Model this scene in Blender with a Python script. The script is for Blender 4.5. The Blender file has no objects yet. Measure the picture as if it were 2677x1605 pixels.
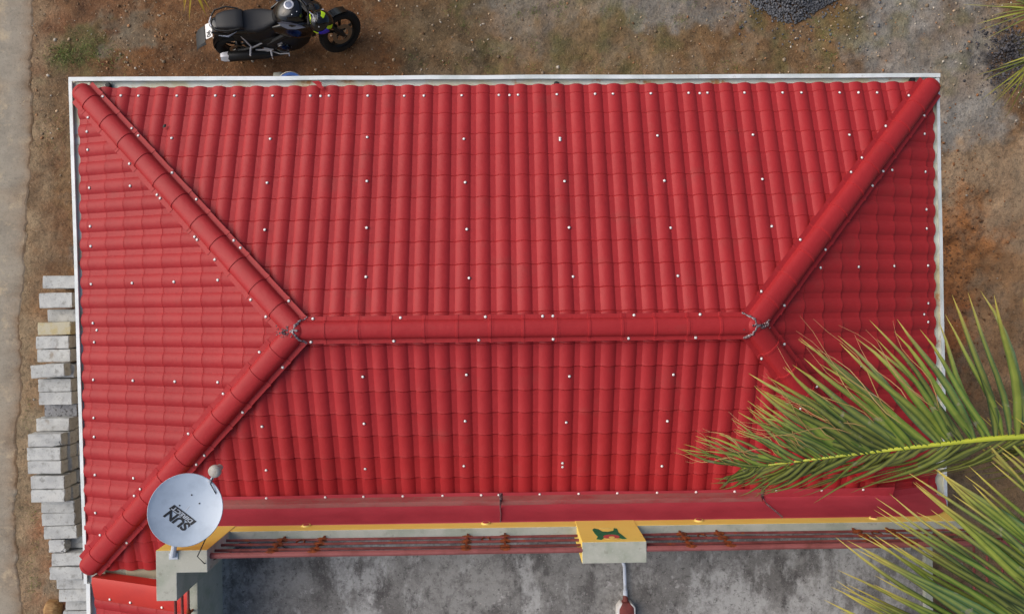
import bpy, bmesh, math, random
import numpy as np
from mathutils import Vector, Matrix, Euler
R = math.radians
rnd = random.Random(7)
scene = bpy.context.scene
C = scene.collection

# ------------------------------------------------------------------ camera
cam_d = bpy.data.cameras.new('camera'); cam = bpy.data.objects.new('camera', cam_d); C.objects.link(cam)
cam_d.sensor_fit = 'HORIZONTAL'; cam_d.sensor_width = 36.0; cam_d.lens = 36.0*1930/2677
cam_d.clip_start = .05; cam_d.clip_end = 2000
cam.location = (3.8685, -2.1295, 9.9776); cam.rotation_euler = (-.0078, -.0132, -.0107)
scene.camera = cam
# ------------------------------------------------------------------ light: bright overcast, soft sun from the west-north-west
SUN_EL, SUN_AZ = R(42), math.atan2(-.95, .30)       # azimuth measured from +Y towards +X
w = bpy.data.worlds.new('World'); scene.world = w; w.use_nodes = True
nt = w.node_tree; nt.nodes.clear()
sky = nt.nodes.new('ShaderNodeTexSky'); sky.sky_type = 'NISHITA'; sky.sun_disc = False
sky.sun_elevation = SUN_EL; sky.sun_rotation = SUN_AZ; sky.air_density = 1.0; sky.dust_density = 4.0; sky.ozone_density = 1.0
bg = nt.nodes.new('ShaderNodeBackground'); bg.inputs['Strength'].default_value = .10
wo = nt.nodes.new('ShaderNodeOutputWorld')
nt.links.new(sky.outputs[0], bg.inputs[0]); nt.links.new(bg.outputs[0], wo.inputs[0])
sl = bpy.data.lights.new('sun', 'SUN'); sl.energy = 1.5; sl.angle = R(60); sl.color = (1.0, .955, .89)
sun = bpy.data.objects.new('sun', sl); C.objects.link(sun); sun.location = (-20, 8, 25)
sd = Vector((math.sin(SUN_AZ)*math.cos(SUN_EL), math.cos(SUN_AZ)*math.cos(SUN_EL), math.sin(SUN_EL)))
sun.rotation_euler = sd.to_track_quat('Z', 'Y').to_euler()
scene.view_settings.view_transform = 'Standard'; scene.view_settings.look = 'None'
scene.view_settings.exposure = 0.3; scene.view_settings.gamma = 1.0
scene.view_settings.use_curve_mapping = False
scene.render.engine = 'CYCLES'

# ------------------------------------------------------------------ helpers
def lin(r, g, b):
    return tuple(((c/255)/12.92 if c/255 <= .04045 else ((c/255+.055)/1.055)**2.4) for c in (r, g, b))

class MB:
    def __init__(s): s.v = []; s.f = []; s.fm = []; s.col = None; s.cur = 0
    def add(s, vs, fs):
        o = len(s.v); s.v += [tuple(p) for p in vs]
        for q in fs: s.f.append(tuple(i+o for i in q)); s.fm.append(s.cur)
    def box(s, c, d, rot=None, taper=1.0):
        x, y, z = d[0]/2, d[1]/2, d[2]/2; t = taper
        vs = [Vector(p) for p in ((-x,-y,-z),(x,-y,-z),(x,y,-z),(-x,y,-z),(-x*t,-y*t,z),(x*t,-y*t,z),(x*t,y*t,z),(-x*t,y*t,z))]
        if rot is not None: vs = [rot @ p for p in vs]
        s.add([Vector(c)+p for p in vs], [(3,2,1,0),(4,5,6,7),(0,1,5,4),(1,2,6,5),(2,3,7,6),(3,0,4,7)])
    def tube(s, pts, rad, n=8, cap=True, flat=1.0):
        pts = [Vector(p) for p in pts]
        if not hasattr(rad, '__len__'): rad = [rad]*len(pts)
        rings = []; up = Vector((0,0,1))
        for i, p in enumerate(pts):
            t = (pts[min(i+1, len(pts)-1)]-pts[max(i-1, 0)]).normalized()
            a = up if abs(t.dot(up)) < .95 else Vector((1,0,0))
            u = t.cross(a).normalized(); w_ = u.cross(t).normalized()
            rings.append([p+(u*math.cos(2*math.pi*k/n)+w_*math.sin(2*math.pi*k/n)*flat)*rad[i] for k in range(n)])
        s.loft(rings, cap)
    def loft(s, rings, cap=True):
        n = len(rings[0]); vs = [p for r in rings for p in r]; fs = []
        for i in range(len(rings)-1):
            for k in range(n):
                a, b = i*n+k, i*n+(k+1) % n; fs.append((a, b, b+n, a+n))
        if cap: fs.append(tuple(range(n-1, -1, -1))); fs.append(tuple(range((len(rings)-1)*n, len(rings)*n)))
        s.add(vs, fs)
    def strip(s, rows):                       # open grid of points
        n = len(rows[0]); vs = [p for r in rows for p in r]
        s.add(vs, [(i*n+k, i*n+k+1, (i+1)*n+k+1, (i+1)*n+k) for i in range(len(rows)-1) for k in range(n-1)])
    def lathe(s, prof, n=16, M=None, ang=2*math.pi):
        rows = []
        full = abs(ang-2*math.pi) < 1e-6
        m = n if full else n+1
        for k in range(m):
            a = ang*k/n
            rows.append([Vector((r*math.cos(a), r*math.sin(a), z)) for r, z in prof])
        if M is not None: rows = [[M @ p for p in r] for r in rows]
        if full: rows.append(rows[0])
        s.strip(rows)
    def prism(s, poly, z0, z1):
        n = len(poly); s.add([(x, y, z0) for x, y in poly]+[(x, y, z1) for x, y in poly],
            [tuple(range(n-1, -1, -1)), tuple(range(n, 2*n))]+[(k, (k+1) % n, n+(k+1) % n, n+k) for k in range(n)])
    def mesh(s, name, smooth=35, bevel=0, weld=False, jitter=0):
        me = bpy.data.meshes.new(name); me.from_pydata(s.v, [], s.f)
        if any(s.fm): me.polygons.foreach_set('material_index', s.fm)
        if bevel or weld:
            bm = bmesh.new(); bm.from_mesh(me)
            if weld: bmesh.ops.remove_doubles(bm, verts=bm.verts, dist=1e-5)
            if bevel:
                bmesh.ops.recalc_face_normals(bm, faces=bm.faces)
                es = [e for e in bm.edges if len(e.link_faces) == 2 and e.calc_face_angle(0) > .5]
                bmesh.ops.bevel(bm, geom=es, offset=bevel, segments=2, profile=.5, affect='EDGES')
            bm.to_mesh(me); bm.free()
        if smooth:
            me.polygons.foreach_set('use_smooth', [True]*len(me.polygons)); me.set_sharp_from_angle(angle=R(smooth))
        if s.col is not None:
            at = me.color_attributes.new('Col', 'FLOAT_COLOR', 'POINT')
            at.data.foreach_set('color', np.array(s.col, 'f').ravel())
        me.update(); return me
    def build(s, name, mat, parent=None, smooth=35, bevel=0, loc=(0,0,0), rot=(0,0,0), weld=False):
        return put(name, s.mesh(name, smooth, bevel, weld), mat, parent, loc, rot)

def put(name, me, mat, parent=None, loc=(0,0,0), rot=(0,0,0)):
    if mat is not None and len(me.materials) == 0:
        for m in (mat if isinstance(mat, (list, tuple)) else [mat]): me.materials.append(m)
    o = bpy.data.objects.new(name, me); C.objects.link(o); o.parent = parent; o.location = loc; o.rotation_euler = rot
    return o
def tag(o, label, cat, group=None):
    o['label'] = label; o['category'] = cat
    if group: o['group'] = group
    return o
def thing(name, label, cat, loc=(0,0,0), rot=(0,0,0), group=None):
    o = bpy.data.objects.new(name, None); C.objects.link(o); o.location = loc; o.rotation_euler = rot; o.empty_display_size = .2
    return tag(o, label, cat, group)

# ------------------------------------------------------------------ materials
MATS = {}
def mat(name, col, rough=.6, metal=0.0, coat=0.0, spec=.5, vcol=False, noises=(), bump=(), rand=0.0, sheen=0):
    """noises: (scale, (r,g,b), lo, hi, amount, detail[, stretch]) mixes a colour where noise is in lo..hi. bump: (scale, strength, dist)"""
    m = bpy.data.materials.new(name); m.use_nodes = True; t = m.node_tree; N = t.nodes; L = t.links
    b = N['Principled BSDF']; b.inputs['Roughness'].default_value = rough; b.inputs['Metallic'].default_value = metal
    b.inputs['Coat Weight'].default_value = coat; b.inputs['Coat Roughness'].default_value = .12; b.inputs['Specular IOR Level'].default_value = spec
    g = N.new('ShaderNodeNewGeometry')
    if vcol:
        a = N.new('ShaderNodeVertexColor'); a.layer_name = 'Col'; cur = a.outputs['Color']
    else:
        a = N.new('ShaderNodeRGB'); a.outputs[0].default_value = (*col, 1); cur = a.outputs[0]
    for nz in noises:
        sc, c2, lo, hi, amt, det = nz[:6]
        n = N.new('ShaderNodeTexNoise'); n.inputs['Scale'].default_value = sc; n.inputs['Detail'].default_value = det; n.inputs['Roughness'].default_value = .62 if det < 12 else .74
        if len(nz) > 6:
            mp = N.new('ShaderNodeMapping'); mp.inputs['Scale'].default_value = nz[6]; L.new(g.outputs['Position'], mp.inputs['Vector']); L.new(mp.outputs[0], n.inputs['Vector'])
        else: L.new(g.outputs['Position'], n.inputs['Vector'])
        r = N.new('ShaderNodeMapRange'); r.inputs['From Min'].default_value = lo; r.inputs['From Max'].default_value = hi; r.inputs['To Max'].default_value = amt
        L.new(n.outputs['Fac'], r.inputs['Value'])
        x = N.new('ShaderNodeMix'); x.data_type = 'RGBA'
        L.new(r.outputs[0], x.inputs['Factor']); L.new(cur, x.inputs['A'])
        if isinstance(c2, (int, float)):
            y = N.new('ShaderNodeMix'); y.data_type = 'RGBA'; y.blend_type = 'MULTIPLY'; y.inputs['Factor'].default_value = 1
            y.inputs['B'].default_value = (c2, c2, c2, 1); L.new(cur, y.inputs['A']); L.new(y.outputs['Result'], x.inputs['B'])
        else: x.inputs['B'].default_value = (*c2, 1)
        cur = x.outputs['Result']
    if rand:
        oi = N.new('ShaderNodeObjectInfo'); r = N.new('ShaderNodeMapRange'); r.inputs['To Min'].default_value = 1-rand; r.inputs['To Max'].default_value = 1+rand
        L.new(oi.outputs['Random'], r.inputs['Value'])
        y = N.new('ShaderNodeMix'); y.data_type = 'RGBA'; y.blend_type = 'MULTIPLY'; y.inputs['Factor'].default_value = 1
        L.new(cur, y.inputs['A']); L.new(r.outputs[0], y.inputs['B']); cur = y.outputs['Result']
    L.new(cur, b.inputs['Base Color'])
    prev = None
    for sc, st, di in bump:
        n = N.new('ShaderNodeTexNoise'); n.inputs['Scale'].default_value = sc; n.inputs['Detail'].default_value = 6; L.new(g.outputs['Position'], n.inputs['Vector'])
        bp = N.new('ShaderNodeBump'); bp.inputs['Strength'].default_value = st; bp.inputs['Distance'].default_value = di; L.new(n.outputs['Fac'], bp.inputs['Height'])
        if prev is not None: L.new(prev.outputs[0], bp.inputs['Normal'])
        prev = bp
    if prev is not None: L.new(prev.outputs[0], b.inputs['Normal'])
    MATS[name] = m; return m

RED = lin(171, 45, 49)
mat('roof_red', RED, .5, spec=.25, noises=[(1.1, lin(158, 40, 44), .35, .7, .8, 4), (9, lin(184, 62, 64), .62, .8, .35, 5), (15, lin(196, 100, 98), .67, .74, .5, 12), (45, lin(200, 110, 108), .72, .78, .5, 4), (2.6, lin(148, 62, 58), .58, .72, .4, 10), (28, lin(104, 30, 30), .72, .78, .5, 5)], bump=[(5, .5, .014), (20, .2, .006), (60, .06, .002)])
mat('flash_red', lin(186, 66, 78), .6, noises=[(3, lin(170, 56, 68), .4, .65, .8, 4), (40, lin(184, 92, 96), .66, .8, .4, 4)], bump=[(4, .4, .02)])
mat('flash_faded', lin(160, 96, 92), .8, noises=[(5, lin(158, 62, 66), .45, .62, .9, 6, (.5, 2.5, 1)), (60, lin(130, 100, 92), .5, .7, .6, 4)], bump=[(5, .4, .02)])
mat('orange_red', lin(186, 44, 34), .55, noises=[(4, lin(176, 40, 34), .45, .65, .8, 4)], bump=[(5, .3, .01)])
mat('underlay', lin(70, 26, 24), .9)
mat('gutter', lin(226, 232, 234), .45, metal=.0, noises=[(3, lin(190, 200, 198), .42, .62, .8, 5), (11, lin(150, 140, 118), .64, .74, .6, 5), (25, lin(120, 112, 100), .7, .78, .5, 4)])
mat('gutter_in', lin(222, 228, 220), .6, noises=[(2.2, lin(206, 196, 150), .46, .62, .7, 5), (6, lin(186, 120, 50), .58, .68, .85, 6), (13, lin(96, 72, 40), .67, .76, .8, 6)])
mat('screw', lin(250, 248, 246), .4)
mat('sealant', lin(150, 138, 142), .35, metal=.55, noises=[(60, lin(70, 60, 66), .45, .6, .9, 4)], bump=[(90, .8, .01)])
mat('plaster', lin(190, 180, 160), .9, noises=[(2, lin(150, 140, 122), .45, .7, .7, 6)])
mat('yellow', lin(255, 224, 112), .7, noises=[(3, lin(250, 212, 96), .4, .65, .7, 5), (18, lin(238, 206, 104), .62, .74, .7, 5), (30, lin(200, 190, 165), .7, .76, .8, 5), (9, lin(176, 150, 80), .68, .8, .5, 6)], bump=[(60, .2, .004)])
mat('cement', lin(178, 178, 166), .9, noises=[(4, lin(150, 156, 140), .42, .62, .8, 6), (14, lin(122, 118, 104), .6, .75, .7, 6), (50, lin(206, 204, 196), .6, .75, .5, 4), (2.4, lin(140, 90, 50), .66, .76, .5, 6)], bump=[(40, .3, .006)])
mat('terrace', lin(146, 144, 140), .95, noises=[(1.0, lin(100, 97, 94), .44, .58, .8, 14), (2.6, lin(70, 67, 66), .50, .60, .75, 15, (1.2, .7, 1)), (2.1, lin(184, 183, 180), .50, .58, .65, 15, (1.2, .6, 1)), (9, lin(92, 88, 86), .48, .62, .6, 13), (7, lin(200, 196, 193), .60, .66, .5, 14), (26, lin(54, 51, 50), .55, .66, .8, 13), (70, lin(190, 178, 172), .60, .72, .7, 5)], bump=[(30, .5, .006)])
mat('rail', lin(112, 52, 48), .75, noises=[(6, lin(146, 74, 70), .45, .6, .7, 4), (9, lin(140, 66, 22), .58, .68, .9, 6), (30, lin(60, 30, 24), .6, .72, .8, 5)], bump=[(60, .4, .004)])
mat('top_rail', lin(146, 82, 80), .75, noises=[(5, lin(120, 62, 58), .45, .6, .7, 5), (14, lin(96, 54, 40), .62, .72, .8, 6)], bump=[(60, .3, .004)])
mat('rust', lin(134, 62, 20), .9, noises=[(30, lin(78, 36, 16), .45, .6, .9, 6), (60, lin(176, 92, 32), .62, .72, .7, 4)], bump=[(80, .8, .008)])
mat('block', lin(196, 198, 196), .95, noises=[(5, lin(172, 174, 174), .4, .62, .9, 6), (16, lin(140, 140, 136), .54, .66, .75, 10), (60, lin(96, 97, 98), .60, .70, .8, 6), (4, lin(160, 140, 116), .62, .72, .45, 10), (3, lin(206, 206, 202), .55, .7, .6, 5)], bump=[(60, .5, .006), (12, .3, .01)], rand=.07)
mat('block_yellow', lin(190, 184, 162), .95, noises=[(7, lin(186, 170, 124), .45, .6, .8, 5), (40, lin(150, 146, 136), .6, .72, .7, 5)], bump=[(60, .5, .006)])
mat('block_pitted', lin(140, 142, 146), .95, noises=[(26, lin(66, 66, 68), .54, .62, .9, 5), (8, lin(160, 162, 164), .5, .65, .7, 5)], bump=[(34, 1, .012)])
mat('dish', lin(182, 196, 212), .38, noises=[(5, lin(164, 178, 194), .45, .65, .8, 5), (24, lin(160, 166, 172), .68, .78, .5, 4)])
mat('print', lin(34, 36, 40), .6)
mat('print_light', lin(176, 184, 194), .5)
mat('lnb', lin(178, 172, 164), .6, noises=[(30, lin(140, 128, 110), .5, .65, .8, 4)])
mat('black_cable', lin(24, 22, 22), .6)
mat('pvc', lin(190, 198, 210), .5, noises=[(12, lin(150, 150, 150), .55, .7, .6, 4)])
mat('brown_box', lin(122, 56, 50), .7, noises=[(14, lin(96, 44, 40), .45, .6, .8, 4)])
mat('white_paint', lin(214, 210, 206), .7)
mat('green_paint', lin(22, 118, 78), .7, noises=[(30, lin(16, 88, 60), .5, .65, .7, 4)])
mat('pink_paint', lin(196, 84, 84), .7)
mat('pale_yellow', lin(240, 214, 120), .7)
mat('bike_black', lin(12, 12, 14), .2, coat=.4, noises=[(30, lin(48, 44, 40), .66, .8, .3, 4)])
mat('bike_matt', lin(17, 18, 21), .5, noises=[(14, lin(44, 40, 36), .62, .8, .3, 5)])
mat('bike_seat', lin(26, 28, 34), .6, bump=[(160, .15, .002)])
mat('bike_grey', lin(118, 126, 146), .3, metal=.4)
mat('dark_plastic', lin(48, 50, 52), .6, noises=[(10, lin(76, 66, 54), .55, .75, .5, 5)])
mat('rubber', lin(24, 24, 25), .85, noises=[(18, lin(58, 48, 38), .55, .75, .5, 5)])
mat('alloy', lin(170, 168, 164), .35, metal=.8)
mat('steel', lin(150, 148, 142), .3, metal=.9)
mat('silver', lin(204, 206, 214), .35, metal=.3)
mat('gold_fork', lin(176, 100, 34), .35, metal=.6)
mat('plate_white', lin(232, 232, 232), .5)
mat('helmet_black', lin(8, 9, 12), .14, coat=.3)
mat('neon', lin(196, 236, 30), .4)
mat('blue_visor', lin(34, 34, 214), .25, coat=.4)
mat('blue_tub', lin(50, 104, 190), .4)
mat('wood', lin(176, 140, 92), .8, noises=[(6, lin(140, 100, 60), .42, .6, .9, 6, (1, 8, 8))], bump=[(30, .4, .01)])
mat('soil', (.1,.1,.1), .95, vcol=True, noises=[(3.2, .62, .46, .62, .7, 12), (14, .52, .50, .62, .8, 12), (9, lin(180, 148, 112), .57, .66, .35, 12), (60, .42, .54, .68, .85, 8), (45, lin(200, 182, 154), .63, .72, .6, 6), (130, lin(206, 192, 170), .71, .76, .7, 2)], bump=[(6, .5, .04), (28, .8, .02), (110, .9, .008)])
mat('road', (.1,.1,.1), .95, vcol=True, noises=[(2.2, .72, .46, .60, .7, 12), (5, .8, .45, .65, .7, 12), (3, lin(196, 176, 146), .54, .64, .6, 13), (30, .72, .52, .68, .7, 9), (120, .7, .55, .7, .6, 4), (9, lin(186, 172, 150), .58, .75, .4, 6)], bump=[(60, .4, .006)])
mat('grit', (.1,.1,.1), .9, vcol=True, bump=[(90, .5, .004)])
mat('grass', (.1,.1,.1), .7, vcol=True)
mat('palm', (.1,.1,.1), .48, spec=.4, vcol=True, noises=[(12, lin(150, 142, 124), .62, .70, .6, 10), (7, .6, .45, .62, .6, 6), (50, lin(92, 70, 44), .72, .78, .6, 3)])
mat('palm_rachis', lin(176, 182, 52), .5, noises=[(8, lin(150, 162, 52), .45, .65, .7, 4)])
mat('trunk', lin(118, 104, 88), .95, noises=[(10, lin(84, 74, 62), .45, .62, .8, 6, (1, 1, 4))], bump=[(20, .6, .02)])
M = MATS

# numpy value noise
def vnoise(x, y, seed):
    r = np.random.RandomState(seed); n = 256; g = r.rand(n, n)
    xi = np.floor(x).astype(int); yi = np.floor(y).astype(int); fx = x-xi; fy = y-yi
    fx = fx*fx*(3-2*fx); fy = fy*fy*(3-2*fy)
    a = g[xi % n, yi % n]; b = g[(xi+1) % n, yi % n]; c = g[xi % n, (yi+1) % n]; d = g[(xi+1) % n, (yi+1) % n]
    return (a*(1-fx)+b*fx)*(1-fy)+(c*(1-fx)+d*fx)*fy
def fbm(x, y, s, seed, o=5):
    v = 0; a = .5; t = 0
    for i in range(o):
        v = v+a*vnoise(x*s, y*s, seed+i); t += a; a *= .55; s *= 2.03
    return v/t

# ------------------------------------------------------------------ ground
xs = np.unique(np.concatenate([-np.geomspace(4, 400, 14)[::-1], np.arange(-3.6, 11.9, .03), 4+np.geomspace(8.2, 400, 14)]))
ys = np.unique(np.concatenate([-np.geomspace(7.5, 400, 12)[::-1], np.arange(-7.0, -4.2, .05), np.arange(-4.2, 3.0, .03), np.geomspace(3.3, 400, 14)]))
GX, GY = np.meshgrid(xs, ys, indexing='ij')
def soil_colour(x, y):
    base = np.array(lin(132, 98, 64)); col = np.ones(x.shape+(3,))*base
    wx = x+(fbm(x, y, 1.7, 31)-.5)*1.0+(fbm(x, y, 8, 35)-.5)*.5; wy = y+(fbm(x, y, 1.7, 41)-.5)*1.0+(fbm(x, y, 8, 45)-.5)*.5
    def blob(cx, cy, rx, ry, c, a=1.0):
        nonlocal col
        d = np.sqrt(((wx-cx)/rx)**2+((wy-cy)/ry)**2); k = np.clip((1.25-d)/.5, 0, 1)*a; k = (k*k*(3-2*k))[..., None]
        col = col*(1-k)+np.array(lin(*c))*k
    blob(-1.6, 1.2, 1.1, 1.3, (128, 88, 58)); blob(-1.9, .3, .5, 1.0, (128, 104, 76), .8); blob(-.6, 1.6, .8, .5, (120, 80, 50))
    blob(1.0, 1.1, 2.6, 1.2, (118, 78, 44)); blob(.3, .3, 1.2, .35, (100, 78, 54), .7)
    blob(-1.2, 1.55, .35, .25, (122, 116, 100), .7)
    blob(3.3, 1.5, 1.0, .8, (112, 92, 66)); blob(4.3, 1.65, .65, .5, (142, 134, 122), .8); blob(3.6, .75, .9, .4, (128, 108, 82), .7)
    blob(5.6, 1.2, 1.3, .7, (138, 114, 82)); blob(6.2, 2.0, .9, .42, (146, 140, 132), .9); blob(5.0, 2.1, .5, .4, (150, 140, 122), .8)
    blob(7.6, .9, 1.4, .75, (138, 106, 72)); blob(6.5, .6, 1.3, .3, (120, 92, 62), .7)
    blob(9.7, 1.3, 1.0, 1.2, (158, 152, 144)); blob(10.1, .4, .8, .6, (164, 158, 150), .9); blob(10.75, 1.15, .35, .45, (84, 80, 80), .8)
    blob(10.3, -.8, 1.3, .8, (198, 166, 132), .9); blob(9.9, -1.7, .9, .8, (216, 144, 86), .95); blob(9.7, -2.9, .8, .9, (204, 126, 74), .9)
    blob(10.8, -2.4, .6, 1.2, (198, 152, 108), .8); blob(10.2, -4.6, 1.0, 1.3, (166, 132, 94), .9)
    blob(-1.5, -1.3, .6, .5, (132, 128, 120), .8); blob(-2.3, -.9, .25, 1.2, (124, 90, 62), .8)
    blob(-2.2, -3.0, .35, .9, (142, 98, 60), .8); blob(-2.25, -5.4, .4, 1.2, (148, 88, 54), .95); blob(-2.3, -3.9, .25, .4, (120, 112, 92), .8); blob(-2.0, -6.0, .25, .25, (142, 128, 112), .8)
    f = fbm(x, y, 4.5, 61)[..., None]; col = col*(.44+.86*f); m1 = np.clip((fbm(x, y, 2.6, 63, 6)-.44)*4, 0, 1)[..., None]*.4; col = col*(1-m1)+np.array(lin(134, 100, 66))*m1; m2 = np.clip((fbm(x, y, 5.5, 67, 6)-.52)*6, 0, 1)[..., None]*.35*np.clip((x-2.2)/1.5, .25, 1)[..., None]; col = col*(1-m2)+np.array(lin(150, 136, 114))*m2
    g = np.clip((fbm(x, y, 3, 77)-.56)*6, 0, 1)[..., None]*np.clip((y-.2)/.3, 0, 1)[..., None]*np.clip((x-2.4)/.8, 0, 1)[..., None]
    col = col*(1-.45*g)+np.array(lin(104, 104, 58))*.45*g
    k = np.clip(1.2-np.sqrt(((wx+1.75)/.55)**2+((wy-1.25)/.28)**2), 0, 1)[..., None]*.7
    col = col*(1-k)+np.array(lin(92, 98, 56))*k
    e_ = np.clip((-2.05-x)/.5+(fbm(x, y, 5, 83)-.5)*1.6, 0, 1)[..., None]*np.clip((-x-1.6)/.3, 0, 1)[..., None]*.8; col = col*(1-e_)+np.array(lin(158, 138, 110))*(.7+.6*f)*e_
    # darker brown in the dip in the middle of the yard
    d = np.sqrt((x-3.72)**2+(y-1.12)**2); k = np.clip((.2-d)/.14, 0, 1)[..., None]*.6
    return col*(1-k)+np.array(lin(84, 68, 48))*k
near = np.clip(1.6-np.maximum(np.abs(GX-4.1)/9.0, np.abs(GY+2.2)/6.5), 0, 1)
GZ = ((fbm(GX, GY, .9, 3)-.5)*.07+(fbm(GX, GY, 5, 9)-.5)*.05+(fbm(GX, GY, 13, 14)-.5)*.03*np.clip((fbm(GX, GY, 1.1, 15)-.3)*2.5, 0, 1))*near
rough_e = np.exp(-((GX-9.8)/1.0)**2-((GY+1.6)/1.1)**2); GZ += (fbm(GX, GY, 7, 19)-.5)*.14*rough_e
GZ -= .07*np.exp(-(((GX-3.72)**2+(GY-1.12)**2)/.03))+.01
flat_under = np.exp(-((GX-1.2)/1.2)**2-((GY-1.25)/.5)**2); GZ *= (1-.75*flat_under)
flat_bl = np.clip(1.3-np.abs(GX+1.9)/.6, 0, 1)*np.clip((-1.4-GY)/.3, 0, 1); GZ = GZ*(1-flat_bl)-.004*flat_bl
GZ = np.where(GX < -2.15, np.clip(GZ, -.012, -.006), GZ)
gmb = bpy.data.meshes.new('ground')
nx, ny = len(xs), len(ys)
V = np.stack([GX, GY, GZ], -1).reshape(-1, 3)
idx = np.arange(nx*ny).reshape(nx, ny)
F = np.stack([idx[:-1, :-1], idx[1:, :-1], idx[1:, 1:], idx[:-1, 1:]], -1).reshape(-1, 4)
gmb.vertices.add(len(V)); gmb.vertices.foreach_set('co', V.astype('f').ravel())
gmb.loops.add(F.size); gmb.loops.foreach_set('vertex_index', F.astype('i').ravel())
gmb.polygons.add(len(F)); gmb.polygons.foreach_set('loop_start', np.arange(0, F.size, 4).astype('i')); gmb.polygons.foreach_set('use_smooth', np.ones(len(F), bool))
at = gmb.color_attributes.new('Col', 'FLOAT_COLOR', 'POINT')
nr = np.clip(near*2.5, 0, 1)[..., None]; cc = np.concatenate([soil_colour(GX, GY)*nr+np.array(lin(140, 110, 78))*(1-nr), np.ones(GX.shape+(1,))], -1); at.data.foreach_set('color', cc.astype('f').ravel())
gmb.update(calc_edges=True); gmb.validate()
ground = put('ground', gmb, M['soil']); ground['kind'] = 'structure'
def gz(x, y):
    i = min(max(np.searchsorted(xs, x), 1), nx-1); j = min(max(np.searchsorted(ys, y), 1), ny-1); return float(GZ[i, j])

# road along the west side: worn cement track with a ragged edge
mb = MB(); cols = []; rows = []
YY = np.concatenate([np.linspace(-60, -8, 14), np.arange(-7.8, 4, .04), np.linspace(4.2, 60, 14)])
edge = np.interp(YY, [-60, -6.3, -5.0, -3.5, -2.5, -1, 0, 1, 2, 60], [-2.6, -2.62, -2.68, -2.62, -2.56, -2.52, -2.46, -2.40, -2.34, -2.3])
edge = edge+(fbm(YY, YY*0+3.3, .9, 5)-.5)*.22+(fbm(YY, YY*0+1.7, 7.3, 6)-.5)*.10+(fbm(YY, YY*0+.4, 23, 8)-.5)*.05
for y, e in zip(YY, edge):
    r = []
    for k in range(22):
        t = k/21; x = e-(4.2*t**1.7); dip = -.012*math.exp(-t*30)
        r.append((x, y, .004+dip))
    rows.append(r)
mb.strip([r[::-1] for r in rows])
P = np.array([p for r in rows for p in r[::-1]]); ex = np.repeat(edge, 22)
base = np.array(lin(160, 152, 138))*np.ones((len(P), 3)); tan = np.array(lin(172, 146, 116)); n1 = fbm(P[:, 0], P[:, 1], 1.2, 21)
k = np.clip((n1-.44)*4, 0, 1)*np.clip((P[:, 1]+4.5)/4, .25, 1); base = base*(1-k[:, None]*.85)+tan*k[:, None]*.85
k = (np.exp(-(ex-P[:, 0])/.10)*np.clip(fbm(P[:, 0], P[:, 1], 6, 71)*2.2-.2, 0, 1))[:, None]; base = base*(1-k)+np.array(lin(138, 108, 78))*k
mb.col = np.concatenate([base, np.ones((len(P), 1))], 1)
road = mb.build('road', M['road'], smooth=0); road['kind'] = 'structure'

# ------------------------------------------------------------------ red roofed house
Z0, Z1 = 2.66, 3.49
XW, XE, YN, YS = -.256, 8.178, 0.0, -4.73
AX1, AX2, YR = 2.078, 6.0645, -2.365
PITCH, S0, ST, BH, LIFT = .185, .1012, .2262, .0225, .0065
WALL_Y = -4.08
house = thing('red_roof_house', 'long house with a red metal tile hipped roof and white gutters', 'house')
slopes = {   # origin at eave line, V upslope (unit plan), run
 'N': (Vector((0, YN, Z0)), Vector((0, -1, 0)), -YR+YN), 'S': (Vector((0, YS, Z0)), Vector((0, 1, 0)), YR-YS),
 'W': (Vector((XW, 0, Z0)), Vector((1, 0, 0)), AX1-XW), 'E': (Vector((XE, 0, Z0)), Vector((-1, 0, 0)), XE-AX2)}
def frame(key):
    o, d, run = slopes[key]; g = (Z1-Z0)/run; c = 1/math.sqrt(1+g*g); s = g*c
    v = Vector((d.x*c, d.y*c, s)); n = Vector((-d.x*s, -d.y*s, c)); u = v.cross(n); return o, u, v, n, run/c
# tile cross-section: flat pan, then a round barrel
us = [-.0925, -.0675, -.056, -.038, -.013, .013, .038, .056, .0675, .0925]
RB = (.0675**2+BH**2)/(2*BH)
def prof(u):
    return 0 if abs(u) >= .0675 else math.sqrt(RB*RB-u*u)-(RB-BH)
def tile_mesh(length, lift=LIFT, first=False):
    """pressed tile: raised front lip, flat run, then a narrow groove where it dips under the next course"""
    mb = MB(); row = lambda v, dz: [(u, v, prof(u)+dz) for u in us]
    low = row(.0015, -.014) if not first else row(.0015, lift-.012)
    mb.strip([low, row(0, lift+.001)])
    mb.strip([row(0, lift+.001), row(.006, lift+.0035), row(.018, lift*.92), row(length-.011, lift*.06), row(length-.004, -.008), row(length, -.010)])
    return mb
TM = {}
def tmesh(length, first):
    key = (round(length, 4), first)
    if key not in TM: TM[key] = tile_mesh(length, LIFT if not first else LIFT*.6, first)
    return TM[key]
cand = []     # (distance, key, k, row, matrix, mb, cut planes)
slope_obj = {}
polyS = {'N': [(XW, YN), (XE, YN), (AX2, YR), (AX1, YR)], 'S': [(XW, YS), (AX1, YR), (AX2, YR), (XE-.58, WALL_Y-.0), (1.09, WALL_Y), (1.09, YS)], 'W': [(XW, YN), (AX1, YR), (XW, YS)], 'E': [(XE, YN), (XE, WALL_Y-.14), (XE-.46, WALL_Y-.14), (AX2, YR)]}
def hip(a, b):   # vertical plane through plan line a-b, normal to the left of a->b
    d = Vector((b[0]-a[0], b[1]-a[1], 0)).normalized(); return Vector((a[0], a[1], 0)), Vector((-d.y, d.x, 0))
cWN = hip((XW, YN), (AX1, YR)); cES = hip((XE, YS), (AX2, YR)); cWS = hip((AX1, YR), (XW, YS)); cEN = hip((AX2, YR), (XE, YN))
ridge = (Vector((0, YR, 0)), Vector((0, 1, 0)))
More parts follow.
